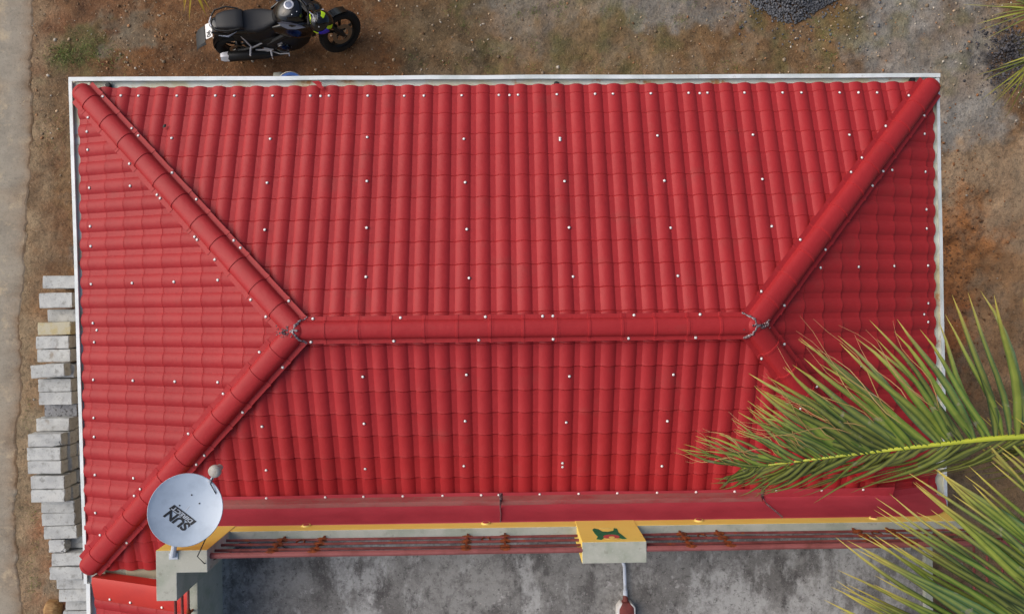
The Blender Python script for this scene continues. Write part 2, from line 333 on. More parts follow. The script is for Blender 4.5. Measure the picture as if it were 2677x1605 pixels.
neg = lambda pl: (pl[0], -pl[1])
cuts = {'N': [cWN, cEN, ridge], 'S': [cWS, cES, neg(ridge)], 'W': [neg(cWN), neg(cWS)], 'E': [neg(cEN), neg(cES), (Vector((0, WALL_Y-.12, 0)), Vector((0, 1, 0)))]}
ranges = {'N': (-1, 45, 0.0), 'S': (-1, 45, 0.0), 'W': (-2, 24, -.423), 'E': (-2, 24, -.5383)}
for key in 'NSWE':
    o, u, v, n, Ls = frame(key)
    um = MB(); pl = polyS[key]
    def zz(x, y): d = slopes[key][1]; return Z0+(Z1-Z0)/slopes[key][2]*((x-o.x)*d.x+(y-o.y)*d.y)
    um.add([(x, y, zz(x, y)-.02) for x, y in pl]+[(x, y, zz(x, y)-.035) for x, y in pl], [tuple(range(len(pl))), tuple(range(2*len(pl)-1, len(pl)-1, -1))]+[(i, (i+1) % len(pl), len(pl)+(i+1) % len(pl), len(pl)+i) for i in range(len(pl))])
    slope_obj[key] = um.build('roof_slope', M['underlay'], house, smooth=0)
    a, b, off = ranges[key]
    for k in range(a, b):
        if key in 'NS': pos0 = Vector((k*PITCH, o.y, Z0))
        else: pos0 = Vector((o.x, off-k*PITCH, Z0))
        s = 0.0; row = 0
        while s < Ls-.02:
            ln = S0 if row == 0 else ST
            ln2 = min(ln, Ls+.03-s)
            p0 = pos0+v*s
            mx = Matrix(((u.x, v.x, n.x, p0.x), (u.y, v.y, n.y, p0.y), (u.z, v.z, n.z, p0.z), (0, 0, 0, 1)))
            corners = [mx @ Vector((du, dv, 0)) for du in (-PITCH/2, PITCH/2) for dv in (0, ln2)]
            out = False; need = []
            cs = list(cuts[key])
            if key == 'S' and p0.x+PITCH/2 > 1.09:
                cs.append((Vector((0, WALL_Y+.01, 0)), Vector((0, 1, 0)))) if p0.x-PITCH/2 > 1.09 else None
            for q0, qn in cs:
                dd = [(c-q0).dot(qn) for c in corners]
                if max(dd) < .002: out = True; break
                if min(dd) < -.0005: need.append((q0, qn))
            if not out:
                mid = sum(corners, Vector())/4
                cand.append(((mid-cam.location).length, key, mx, tmesh(ln2, row == 0), need))
            s += ln; row += 1
cand.sort(key=lambda c: (bool(c[4]), c[0]))
tile_cache = {}
stuffV = []; stuffF = []; stuffS = []; so = 0
for i, (dist, key, mx, mb, need) in enumerate(cand):
    if i < 300 and not need:
        jit = Matrix.Rotation(rnd.gauss(0, .0022), 4, 'X') @ Matrix.Rotation(rnd.gauss(0, .003), 4, 'Y')
        if id(mb) not in tile_cache:
            me = mb.mesh('tile', 24); me.materials.append(M['roof_red']); tile_cache[id(mb)] = me
        t = bpy.data.objects.new('tile', tile_cache[id(mb)]); C.objects.link(t); t.parent = slope_obj[key]; t.matrix_local = mx @ jit
        continue
    jit = Matrix.Rotation(rnd.gauss(0, .0022), 4, 'X') @ Matrix.Rotation(rnd.gauss(0, .003), 4, 'Y')
    bm = bmesh.new(); vv = [bm.verts.new(mx @ jit @ Vector(p)) for p in mb.v]
    for f in mb.f: bm.faces.new([vv[j] for j in f])
    for q0, qn in need:
        bmesh.ops.bisect_plane(bm, geom=bm.verts[:]+bm.edges[:]+bm.faces[:], plane_co=q0, plane_no=qn, clear_inner=True)
    bm.verts.index_update()
    for p in bm.verts: stuffV.append(tuple(p.co))
    for f in bm.faces: stuffF.append(tuple(p.index+so for p in f.verts))
    so += len(bm.verts); bm.free()
me = bpy.data.meshes.new('tile_rows'); me.from_pydata(stuffV, [], stuffF); me.polygons.foreach_set('use_smooth', [True]*len(me.polygons)); me.set_sharp_from_angle(angle=R(24)); me.update()
tr = put('tile_rows', me, M['roof_red'], house); tr['kind'] = 'stuff'

# ridge and hip caps -------------------------------------------------
def cap_mesh(length, big=1.0, collar=True):
    mb = MB(); r, fl, h = .080*big, .040*big, .060*big
    def sec(y, k, dz):
        pts = [(-(r+fl)*k, y, -.004+dz), (-(r+.003)*k, y, dz-.002)]
        for i in range(11):
            a = math.pi*(1-i/10); ca, sa = math.cos(a), math.sin(a)
            pts.append((r*k*math.copysign(abs(ca)**.85, ca), y, dz+h*k*sa**.8+.002))
        return pts+[((r+.003)*k, y, dz-.002), ((r+fl)*k, y, -.004+dz)]
    e = .0
    rows = [sec(0, 1.0, 0), sec(length-.034, .985, .0)]
    if collar: rows += [sec(length-.032, 1.03, .003), sec(length-.012, 1.035, .003), sec(length-.01, 1.012, .001), sec(length+.010, 1.008, .000)]
    else: rows.append(sec(length+.004, .985, 0))
    mb.strip([q[::-1] for q in rows])
    lip = [(x, y, z-.003) for x, y, z in rows[-1]]; mb.strip([lip[::-1], rows[-1][::-1]][::-1])
    return mb
cap_cache = {}
def caps(a, b, step, up, big=1.0):
    """pieces laid from a (low end / west end) to b"""
    a, b = Vector(a), Vector(b); L = (b-a).length; t = (b-a)/L; side = t.cross(up).normalized(); nn = side.cross(t)
    x = 0.0; i = 0
    while x < L-.02:
        ln = min(step, L-x)
        last = x+ln > L-.001 and big > 1
        key = (round(ln, 3), big, last)
        if key not in cap_cache:
            m = cap_mesh(ln, big, not last).mesh('ridge_cap', 30); m.materials.append(M['roof_red']); cap_cache[key] = m
        p = a+t*x+nn*(.0+.001*(i % 2))
        mx = Matrix(((side.x, t.x, nn.x, p.x), (side.y, t.y, nn.y, p.y), (side.z, t.z, nn.z, p.z), (0, 0, 0, 1)))
        o = bpy.data.objects.new('ridge_cap', cap_cache[key]); C.objects.link(o); o.parent = house; o.matrix_local = mx @ Matrix.Rotation(rnd.gauss(0, .006), 4, 'Y')
        x += ln; i += 1
LIFTC = .029
def hip_end(c, apex):          # low end a little beyond the eave corner
    c = Vector(c); a = Vector(apex); d = (c-a).normalized(); return c-d*.075
A1 = Vector((AX1, YR, Z1+LIFTC+.012)); A2 = Vector((AX2, YR, Z1+LIFTC+.012))
nav = lambda k1, k2: (frame(k1)[3]+frame(k2)[3]).normalized()
hips = {'NW': ((XW-.0, YN+.0, Z0+LIFTC), A1, nav('N', 'W')), 'SW': ((XW, YS, Z0+LIFTC), A1, nav('S', 'W')), 'NE': ((XE, YN, Z0+LIFTC), A2, nav('N', 'E')), 'SE': ((XE-.86, -3.80, Z0+LIFTC+.33), A2, nav('S', 'E'))}
for key, (c, a, up) in hips.items():
    lo = hip_end(c, a) if key != 'SE' else Vector(c)
    caps(a, lo, .292, up, 1.2)
    if key != 'SE':             # rounded stop end
        t = (lo-a).normalized(); side = t.cross(up).normalized(); nn = side.cross(t); mb = MB(); rws = []
        for j in range(6):
            q = j/5; y = .075*math.sin(q*math.pi/2); kk = math.cos(q*math.pi/2)*.999+.001
            rws.append([Vector((-.098*kk*math.cos(math.pi*i/12), y, .078*kk*math.sin(math.pi*i/12))) for i in range(13)])
        mb.strip(rws); mb.v = [tuple(lo+side*p[0]+t*p[1]+nn*p[2]) for p in mb.v]; mb.build('hip_end', M['roof_red'], house, smooth=50)
caps((AX1-.02, YR, Z1+LIFTC+.016), (AX2+.02, YR, Z1+LIFTC+.016), .2874, Vector((0, 0, 1)))
# crumpled foil sealant at the two junctions
for (ax, sg) in ((AX1, 1), (AX2, -1)):
    sm = MB()
    def blob_line(pts, r):
        pts = [Vector(p) for p in pts]; fine = []
        for i in range(len(pts)-1):
            for j in range(5): fine.append(pts[i].lerp(pts[i+1], j/5)+Vector((rnd.gauss(0, .005), rnd.gauss(0, .005), rnd.gauss(0, .003))))
        sm.tube(fine, [r*rnd.uniform(.25, 1.1) for _ in fine], 6, True, .5)
    z = Z1+LIFTC
    blob_line([(ax+sg*.095, YR+.115, z+.012), (ax+sg*.045, YR+.085, z+.066), (ax+sg*.005, YR+.05, z+.090), (ax-sg*.01, YR, z+.098), (ax+sg*.005, YR-.05, z+.090), (ax+sg*.045, YR-.085, z+.066), (ax+sg*.095, YR-.115, z+.012)], .012)
    blob_line([(ax+sg*.03, YR+.004, z+.100), (ax-sg*.03, YR, z+.096), (ax-sg*.075, YR, z+.055), (ax-sg*.13, YR, z+.012)], .015)
    blob_line([(ax-sg*.06, YR+.012, z+.07), (ax-sg*.11, YR-.012, z+.03), (ax-sg*.12, YR+.01, z+.02)], .014)
    for _ in range(70):
        p = Vector((ax+sg*rnd.gauss(-.05, .05), YR+rnd.gauss(0, .022), z+rnd.uniform(.05, .085))); sm.tube([p, p+Vector((rnd.gauss(0, .014), rnd.gauss(0, .014), rnd.uniform(0, .008)))], [.0055, .0015], 4)
    sm.build('sealant', M['sealant'], house, smooth=60)
    # junction hood under the sealant: short dome that closes the three caps
    dm = MB(); dm.lathe([(.001, .088), (.03, .086), (.055, .076), (.072, .055), (.082, .02), (.084, -.02)], 20, Matrix.Translation((ax, YR, z+.006))); dm.build('junction_hood', M['roof_red'], house, smooth=60)

# white-headed fixing screws -----------------------------------------
sc = MB(); sc.lathe([(.0125, -.004), (.0125, .002), (.0095, .0055), (.0001, .0072)], 9); scm = sc.mesh('screw', 50); scm.materials.append(M['screw'])
wm = MB(); wm.lathe([(.0152, -.003), (.0150, .0), (.009, .001)], 10); wmm = wm.mesh('washer', 50); wmm.materials.append(M['black_cable'])
def screw(p, n):
    q = n.to_track_quat('Z', 'Y'); q2 = Euler((rnd.gauss(0, .08), rnd.gauss(0, .08), 0)).to_quaternion()
    o = bpy.data.objects.new('screw', scm); C.objects.link(o); o.parent = house; o.location = p; o.rotation_mode = 'QUATERNION'; o.rotation_quaternion = q @ q2
    x = bpy.data.objects.new('washer', wmm); C.objects.link(x); x.parent = o
SCR = {'N': [(0.178,-0.101,1),(0.347,-0.103,1),(0.72,-0.105,1),(1.093,-0.108,1),(1.278,-0.11,1),(1.65,-0.113,1),(2.016,-0.116,1),(2.112,-0.107,0),(2.199,-0.117,1),(2.576,-0.12,1),(2.932,-0.123,1),(3.124,-0.124,1),(3.494,-0.123,1),(3.857,-0.122,1),(3.962,-0.111,0),(4.046,-0.121,1),(4.426,-0.12,1),(4.801,-0.118,1),(4.977,-0.118,1),(5.35,-0.117,1),(5.722,-0.115,1),(5.838,-0.105,0),(5.908,-0.115,1),(6.274,-0.116,1),(6.65,-0.119,1),(6.836,-0.12,1),(7.214,-0.123,1),(7.4,-0.124,1),(7.585,-0.126,1),(0.732,-0.552,1),(1.67,-0.568,1),(2.594,-0.559,1),(3.518,-0.584,1),(4.44,-0.583,1),(4.439,-0.604,1),(5.378,-0.565,1),(6.3,-0.564,1),(7.234,-0.572,1),(1.683,-1.01,1),(2.613,-1.002,1),(3.533,-1.023,1),(4.466,-1.019,1),(5.407,-1.02,1),(6.336,-1.012,1),(1.704,-1.461,1),(2.633,-1.451,1),(3.551,-1.475,1),(4.49,-1.465,1),(5.428,-1.474,1),(6.367,-1.467,1),(2.649,-1.902,1),(3.572,-1.923,1),(4.508,-1.917,1),(5.455,-1.92,1)],
 'S': [(2.615,-2.783,1),(3.541,-2.776,1),(4.465,-2.802,1),(5.402,-2.799,1),(1.661,-3.241,1),(2.592,-3.226,1),(3.517,-3.214,1),(4.445,-3.239,1),(5.377,-3.24,1),(6.318,-3.256,1),(1.644,-3.676,1),(2.568,-3.677,1),(3.492,-3.662,1),(4.418,-3.646,1),(4.419,-3.684,1),(5.357,-3.689,1)],
 'W': [(-0.145,-0.438,1),(-0.138,-0.615,1),(-0.125,-0.985,1),(-0.122,-1.359,1),(-0.121,-1.552,1),(-0.123,-1.921,1),(-0.11,-2.3,1),(-0.086,-2.368,0),(-0.099,-2.485,1),(-0.115,-2.851,1),(-0.117,-3.222,1),(-0.116,-3.407,1),(-0.113,-3.778,1),(-0.115,-4.15,1),(0.351,-0.996,1),(0.358,-1.919,1),(0.826,-1.916,1),(1.295,-1.91,1),(0.351,-2.847,1),(0.82,-2.843,1),(1.28,-2.838,1),(0.339,-3.778,1)],
 'E': [(8.038,-0.527,1),(8.045,-0.899,1),(8.054,-1.27,1),(8.055,-1.458,1),(8.07,-1.823,1),(8.069,-2.195,1),(8.043,-2.304,0),(8.067,-2.38,1),(7.627,-0.908,1),(7.244,-1.059,1),(6.784,-1.853,1),(7.218,-1.842,1),(7.644,-1.831,1),(7.239,-2.774,1)]}
for key, lst in SCR.items():
    o, u, v, n, Ls = frame(key); d = slopes[key][1]; g = (Z1-Z0)/slopes[key][2]
    for x, y, bar in lst:
        s = ((x-o.x)*d.x+(y-o.y)*d.y); al = s*math.sqrt(1+g*g)
        t = (al-S0) % ST if al > S0 else al
        lift = LIFT*(1-t/ST)
        q = (x/PITCH) if key in 'NS' else ((ranges[key][2]-y)/PITCH)
        du = (q-round(q))*PITCH
        screw(Vector((x, y, Z0+g*s))+n*(prof(du)+lift+.003), n)
def cap_screws(a, b, up, fr):
    a, b = Vector(a), Vector(b); t = (b-a).normalized(); side = t.cross(up).normalized(); nn = side.cross(t)
    for f, sg in fr: screw(a+t*f+side*sg*(.101 if abs(t.z) < .01 else .121)+nn*.0, nn)
cap_screws((AX1, YR, Z1+LIFTC+.016), (AX2, YR, Z1+LIFTC+.016), Vector((0, 0, 1)), [(x-AX1, -1) for x in (2.22, 2.98, 3.72, 4.22, 4.31, 5.02, 5.6)]+[(x-AX1, 1) for x in (2.2, 2.92, 3.66, 4.31, 4.97, 5.56)])
hf = {'NW': [(.25, 1), (.95, 1), (1.05, 1), (1.62, 1), (2.0, 1), (2.55, 1), (2.66, 1), (3.15, 1), (.3, -1), (.52, -1), (1.05, -1), (1.32, -1), (1.36, -1), (1.9, -1), (1.95, -1), (2.4, -1), (3.1, -1)],
      'SW': [(.4, 1), (.95, 1), (1.5, 1), (2.3, 1), (2.4, 1), (3.0, 1), (.35, -1), (.95, -1), (1.55, -1), (1.68, -1), (2.85, -1)],
      'NE': [(.35, 1), (1.05, 1), (1.9, 1), (2.1, 1), (2.9, 1), (.3, -1), (.95, -1), (1.85, -1), (2.05, -1), (2.5, -1), (2.95, -1)], 'SE': [(.3, 1), (.35, -1), (.95, 1), (.9, -1), (1.6, 1)]}
for key, (c, a, up) in hips.items(): cap_screws(a, c, up, hf[key])

# gutters --------------------------------------------------------------
def gutter(a, b, out, width=.13, lipw=.040, depth=.062):
    """a->b along the eave, out = outward unit; the lip's outer edge is the line a-b"""
    a, b, out = Vector(a), Vector(b), Vector(out); mb = MB(); z1, z0 = 0.0, -depth
    sec = [(0, z0), (0, z1), (lipw, z1+.003), (lipw, z1-.014), (.006, z1-.018), (.006, z0+.004), (width+.06, z0+.004), (width+.06, z1-.03), (width+.064, z1-.03), (width+.064, z0)]
    ring = lambda p: [p-out*q+Vector((0, 0, z)) for q, z in sec]
    n = max(2, int((b-a).length/.5)); rings = [ring(a.lerp(b, i/n)+Vector((0, 0, rnd.gauss(0, .002)))+out*rnd.gauss(0, .0012)) for i in range(n+1)]
    mb.loft(rings, True)
    me = mb.mesh('gutter', 30)
    mi = []
    for i in range(n): mi += [0, 0, 0, 0, 1, 1, 1, 1, 0, 0]
    mi += [0, 0]; me.polygons.foreach_set('material_index', mi)
    return put('gutter', me, [M['gutter'], M['gutter_in']], house)
GZt = 2.68
gutter((-.353, .108, GZt), (8.245, .085, GZt), (0, 1, 0))
gutter((-.352, .064, GZt+.0015), (-.276, -4.86, GZt+.0015), (-1, 0, 0), lipw=.034, depth=.038)
gutter((8.238, .04, GZt+.0015), (8.292, -4.23, GZt+.0015), (1, 0, 0), lipw=.030)
gutter((-.225, -4.86, GZt-.03), (1.08, -4.86, GZt-.03), (0, -1, 0), lipw=.03, width=.05)
for x, y in ((4.43, .012), (7.98, .028), (.02, .03)):
    mb = MB(); mb.lathe([(.022, 0), (.03, .03), (.022, .05), (.0001, .052)], 9, Matrix.Translation((x, y, GZt-.058))); mb.build('drain_outlet', M['black_cable'], house)
mb = MB(); mb.strip([[(2.02, .045, GZt+.01), (2.09, .05, GZt+.012), (2.12, .03, GZt+.02)], [(2.06, .015, GZt+.035), (2.10, .01, GZt+.04), (2.13, -.005, GZt+.045)], [(2.10, -.03, GZt+.05), (2.13, -.045, GZt+.058), (2.155, -.03, GZt+.05)]])
tag(mb.build('metal_scrap', M['roof_red'], smooth=20), 'curled scrap of red sheet metal lying in the north gutter', 'scrap')
# walls under the roof
mb = MB(); mb.box((3.96, -1.95, 1.325), (7.7, 3.6, 2.65)); mb.build('wall', M['plaster'], house, smooth=0)
mb = MB(); mb.box((.60, -4.3, 1.32), (.96, 1.06, 2.64)); mb.build('wall', M['plaster'], house, smooth=0)

# flashing between the roof and the terrace wall ------------------------
gS = (Z1-Z0)/(YR-YS); sz = lambda y: Z0+gS*(y-YS)
def flash(x0, x1, ytop=-3.945, name='flashing'):
    rows = []; n = max(2, int((x1-x0)/.12))
    for i in range(n+1):
        x = x0+(x1-x0)*i/n; w1 = (vnoise(np.array([x*1.7]), np.array([.3]), 4)[0]-.5); w2 = (vnoise(np.array([x*2.9]), np.array([1.3]), 5)[0]-.5)
        rows.append([(x, ytop+w1*.012, sz(ytop)+.049), (x, ytop-.03, sz(ytop)+.040), (x, -4.03+w2*.015, sz(-4.03)+.046+w2*.012), (x, -4.062+w2*.006, sz(-4.06)+.09), (x, -4.070+w1*.004, 3.25), (x, -4.074, 3.474), (x, -4.079, 3.476)])
    mb = MB(); mb.strip(rows[::-1]); me = mb.mesh(name, 50)
    mi = [];
    for i in range(n): mi += [0, 1, 1, 0, 0, 0] if x0 < 5 else [0]*6
    me.polygons.foreach_set('material_index', mi); return put(name, me, [M['flash_red'], M['flash_faded']], house)
flash(1.12, 3.83); flash(3.835, 6.33); flash(6.335, 7.60)
mb = MB(); n = 8; rows = []
for i in range(n+1):
    x = 7.605+(8.12-7.605)*i/n; zb = Z0+(XE-x)*(Z1-Z0)/(XE-AX2)
    rows.append([(x, -3.99-.0*i, zb+.052), (x, -4.05, zb+.05), (x, -4.07, zb+.1), (x, -4.075, 3.474-.55*(i/n)**2)])
mb.strip(rows[::-1]); mb.build('flashing', M['flash_red'], house, smooth=50)
for x in (3.832, 6.332):      # sealed lap joints
    mb = MB(); p = []
    mb.tube([(x, -3.95, sz(-3.95)+.055), (x+.004, -4.02, sz(-4.02)+.052), (x-.003, -4.058, 3.1), (x+.004, -4.066, 3.3), (x, -4.072, 3.47)], [.018, .013, .012, .01, .012], 6, True, .5); mb.build('joint_sealant', M['sealant'], house)
for x in (1.618, 2.173, 2.534, 2.906, 3.283, 3.649, 3.816, 4.205, 4.576, 4.944, 5.324, 5.696, 6.066, 6.466, 6.9, 7.3): screw(Vector((x, -3.967, sz(-3.967)+.050)), frame('S')[3])

# ------------------------------------------------------------------ terrace building south of it
terr = thing('terrace_house', 'flat roofed concrete house with yellow parapet and rusty pipe railing', 'house', (4.5, -4.2, 0))
TL = Vector((4.5, -4.2, 0))
def T(mb): mb.v = [(x-TL.x, y-TL.y, z-TL.z) for x, y, z in mb.v]; return mb
FL = 3.06
mb = MB(); mb.box((4.505, -7.145, FL/2), (6.80, 6.10, FL)); T(mb).build('terrace_floor', M['terrace'], terr, smooth=0)
mb = MB(); mb.prism([(1.10, WALL_Y), (7.905, WALL_Y), (7.905, WALL_Y-.095), (1.10, WALL_Y-.095)], 0, 3.62); me = T(mb).mesh('north_parapet', 0, bevel=.006)
def paint_top(me, top=.7):
    me.polygons.foreach_set('material_index', [0 if p.normal.y > .5 or p.normal.x < -.5 else 1 for p in me.polygons]); return me
put('parapet', paint_top(me), [M['yellow'], M['cement']], terr)
mb = MB(); mb.prism([(1.135, WALL_Y-.10), (1.135, -10.2), (1.225, -10.2), (1.225, WALL_Y-.10)], 0, 3.618); put('parapet', paint_top(T(mb).mesh('parapet', 0, bevel=.006)), [M['yellow'], M['cement']], terr)
mb = MB(); mb.prism([(7.82, WALL_Y-.10), (7.82, -10.2), (7.897, -10.2), (7.897, WALL_Y-.10)], 0, 3.10); put('parapet', T(mb).mesh('parapet', 0, bevel=.006), M['cement'], terr)
mb = MB(); mb.prism([(1.098, WALL_Y+.004), (1.098, -4.478), (1.262, -4.478), (1.262, -4.255), (1.505, -4.255), (1.505, WALL_Y+.004)][::-1], 2.6, 4.10); put('corner_pillar', paint_top(T(mb).mesh('corner_pillar', 0, bevel=.005)), [M['yellow'], M['cement']], terr)
mb = MB(); mb.prism([(4.49, WALL_Y+.004), (5.012, WALL_Y+.004), (5.012, -4.25), (4.49, -4.25)][::-1], 2.6, 4.05); pil = put('pilaster', paint_top(T(mb).mesh('pilaster', 0, bevel=.005)), [M['yellow'], M['cement']], terr)
# flower emblem painted in relief on the pilaster's north face
def flat_shape(name, poly, y, m, th=.004):
    mb = MB(); n = len(poly); mb.add([(x, y, z) for x, z in poly]+[(x, y+th, z) for x, z in poly], [tuple(range(n)), tuple(range(2*n-1, n-1, -1))]+[(k, n+k, n+(k+1) % n, (k+1) % n) for k in range(n)])
    return T(mb).build(name, m, pil, smooth=0)
leaf = [(4.612, 3.735), (4.632, 3.70), (4.665, 3.725), (4.69, 3.79), (4.735, 3.80), (4.785, 3.77), (4.80, 3.70), (4.825, 3.715), (4.822, 3.82), (4.85, 3.93), (4.862, 3.985), (4.83, 3.99), (4.79, 3.95), (4.75, 3.98), (4.71, 3.975), (4.68, 3.955), (4.655, 4.0), (4.615, 3.985), (4.635, 3.92), (4.62, 3.84)]
flat_shape('painted_leaf', [(x+.0, z) for x, z in leaf], WALL_Y+.004, M['green_paint'], .003)
ell = lambda cx, cz, rx, rz, n=14: [(cx+rx*math.cos(2*math.pi*i/n), cz+rz*math.sin(2*math.pi*i/n)) for i in range(n)]
flat_shape('painted_petal', ell(4.745, 3.935, .068, .055), WALL_Y+.007, M['pink_paint'], .002)
flat_shape('painted_heart', ell(4.745, 3.955, .024, .02), WALL_Y+.009, M['pale_yellow'], .002)
flat_shape('painted_band', ell(4.745, 3.992, .055, .016), WALL_Y+.0075, M['pale_yellow'], .002)
flat_shape('painted_band', ell(4.725, 3.70, .05, .014), WALL_Y+.004, M['pale_yellow'], .002)
for x, z in ((2.128, 3.505), (3.703, 3.515), (5.58, 3.52), (7.127, 3.53)):       # stub drain pipes through the parapet
    mb = MB(); mx = Matrix.Translation((x, WALL_Y, z-.012)) @ Matrix.Rotation(R(-90), 4, 'X'); mb.lathe([(.026, 0), (.026, .010), (.036, .012), (.042, .0)][::-1], 14, mx); T(mb)
    o = mb.build('drain_spout', M['pale_yellow'], terr)
    mb = MB(); mb.lathe([(.001, .006), (.027, .006), (.027, .014), (.001, .016)], 12, mx); T(mb).build('spout_plug', M['flash_red'], o)
# pipe railing
def railing(segs, posts, rings, name='railing'):
    rt = bpy.data.objects.new(name, None); C.objects.link(rt); rt.parent = terr; rt.empty_display_size = .1
    for pts, r, m in segs:
        mb = MB(); pp = []
        for i in range(len(pts)-1):
            n = max(1, int((Vector(pts[i+1])-Vector(pts[i])).length/.6))
            pp += [Vector(pts[i]).lerp(Vector(pts[i+1]), j/n)+Vector((0, 0, rnd.gauss(0, .004))) for j in range(n)]
        pp.append(Vector(pts[-1])); mb.tube(pp, r, 9); T(mb).build('rail', m, rt)
    for p in posts:
        mb = MB(); mb.box((p[0], p[1], (p[2]+p[3])/2), (.016, .016, p[3]-p[2])); 
        for z in p[4]: mb.tube([(p[0]-.045*p[5][0], p[1]-.045*p[5][1], z), (p[0]-.02*p[5][0], p[1]-.02*p[5][1], z), (p[0]+.02*p[5][0], p[1]+.02*p[5][1], z), (p[0]+.045*p[5][0], p[1]+.045*p[5][1], z)], [.013, .018, .019, .013], 8)
        T(mb).build('post', M['rust'], rt)
    for p in rings:
        mb = MB(); pts = [(p[0]+.035*math.cos(a*math.pi/6), p[1], p[2]+.05*math.sin(a*math.pi/6)) for a in range(13)]; mb.tube(pts, .007, 6, False); T(mb).build('ring', M['rust'], rt)
    return rt
RZ = (3.70, 3.815, 3.945, 4.13); RY = -4.135
segw = [([(1.50, RY, z), (4.495, RY, z)], .0115, M['rail']) for z in RZ[:3]]+[([(1.50, RY-.01, RZ[3]-.10), (4.495, RY-.01, RZ[3]-.10)], .023, M['top_rail'])]
railing(segw, [(x, RY, 3.6, 4.03, RZ[:3]+(4.03,), (1, 0)) for x in (1.98, 2.32, 3.55, 3.87)], [(2.15, RY, 3.76), (3.71, RY, 3.76)])
sege = [([(5.005, RY, z), (7.9+.04*i, RY, z), (7.9+.04*i, RY-2.5, z)], .0115, M['rail']) for i, z in enumerate(RZ[:3])]+[([(5.005, RY-.01, RZ[3]-.10), (8.02, RY-.01, RZ[3]-.10)], .023, M['top_rail'])]
railing(sege, [(x, RY, 3.6, 4.03, RZ[:3]+(4.03,), (1, 0)) for x in (5.38, 5.70, 6.89, 7.18)]+[(7.95, y, 3.0, 4.03, RZ[:3], (0, 1)) for y in (-4.6, -5.2, -5.8)], [(5.54, RY, 3.76), (7.03, RY, 3.76)])
segs = [([(1.18, -4.47, z), (1.18, -8.5, z)], .0115, M['rail']) for z in RZ[:3]]
railing(segs, [(1.18, y, 3.6, 3.97, RZ[:3], (0, 1)) for y in (-4.75, -5.1)], [])
# pipe and box on the terrace floor
mb = MB(); mb.tube([(4.86, -4.26, 3.10), (4.93, -4.45, 3.10), (4.985, -4.62, 3.10), (4.992, -4.90, 3.10)], .016, 10); mb.tube([(4.990, -4.84, 3.10), (4.993, -4.93, 3.10)], .022, 10)
tag(mb.build('drain_pipe', M['pvc']), 'pale plastic pipe lying on the stained terrace floor', 'pipe')
bx = thing('junction_box', 'brown box with chipped white edges at the end of the pale pipe', 'box', (4.99, -5.03, FL))
mb = MB(); mb.prism([(-.05, .085), (-.085, .04), (-.09, -.12), (.09, -.12), (.085, .05), (.05, .085)][::-1], 0, .10); mb.build('case', M['white_paint'], bx, bevel=.008)
mb = MB(); mb.prism([(-.035, .09), (-.065, .03), (-.07, -.125), (.08, -.125), (.07, .045), (.03, .09)][::-1], .02, .106); mb.build('lid', M['brown_box'], bx, bevel=.008)
mb = MB(); mb.tube([(0, .16, .04), (0, .08, .05)], [.016, .03], 10); mb.build('spout', M['brown_box'], bx)

# lean-to roof at the west end of the terrace house ---------------------
LZ0, LRUN, LRISE = 2.62, 1.27, .45
ml = MB(); ml.add([(-.19, -4.9, LZ0-.02), (-.19, -8, LZ0-.02), (1.08, -8, LZ0+LRISE-.02), (1.08, -4.9, LZ0+LRISE-.02)], [(0, 1, 2, 3)]); lean = T(ml).build('lean_to_roof', M['underlay'], terr, smooth=0)
g = LRISE/LRUN; c_ = 1/math.sqrt(1+g*g); u, v, n = Vector((0, -1, 0)), Vector((c_, 0, g*c_)), Vector((-g*c_, 0, c_))
for k in range(9):
    s = 0; row = 0
    while s < LRUN/c_-.03:
        ln = S0 if row == 0 else ST; ln2 = min(ln, LRUN/c_-s); p0 = Vector((-.19, -5.06-k*PITCH, LZ0))+v*s-TL
        mb = tmesh(ln2, row == 0)
        if (id(mb)) not in tile_cache:
            me = mb.mesh('tile', 24); me.materials.append(M['roof_red']); tile_cache[id(mb)] = me
        t = bpy.data.objects.new('tile', tile_cache[id(mb)]); C.objects.link(t); t.parent = lean
        t.matrix_local = Matrix(((u.x, v.x, n.x, p0.x), (u.y, v.y, n.y, p0.y), (u.z, v.z, n.z, p0.z), (0, 0, 0, 1))); s += ln; row += 1
mb = MB(); rows = []
for i in range(9):
    x = -.17+1.25*i/8; z = LZ0+(x+.19)*g; rows.append([(x, -4.775, z-.04), (x, -4.78, z+.105), (x, -4.83, z+.115), (x, -4.98+.01*(i % 2), z+.075), (x, -5.02, z+.05), (x, -5.022, z+.03)])
mb.strip(rows[::-1]); T(mb).build('capping', M['orange_red'], terr)
for x in (.02, .26, .62): screw(Vector((x, -4.985, LZ0+(x+.19)*g+.073)), Vector((-g*c_, 0, c_)))
GZt2 = 2.63
def gutter2():
    mb = MB(); out = Vector((-1, 0, 0)); z1, z0 = 0, -.062; lipw, width = .04, .13
    sec = [(0, z0), (0, z1), (lipw, z1+.003), (lipw, z1-.014), (.006, z1-.018), (.006, z0+.004), (width+.06, z0+.004), (width+.06, z1-.03), (width+.064, z1-.03), (width+.064, z0)]
    mb.loft([[Vector((-.285, y, GZt2))-out*q+Vector((0, 0, z)) for q, z in sec] for y in (-4.88, -5.4, -5.9, -8)], True); return T(mb).build('gutter', M['gutter'], terr, smooth=30)
gutter2()
mb = MB(); mb.lathe([(.03, 0), (.034, .03), (.026, .036), (.020, .02), (.0001, .018)], 12, Matrix.Translation((-.185, -4.955, GZt2-.058))); T(mb).build('drain_outlet', M['black_cable'], terr)

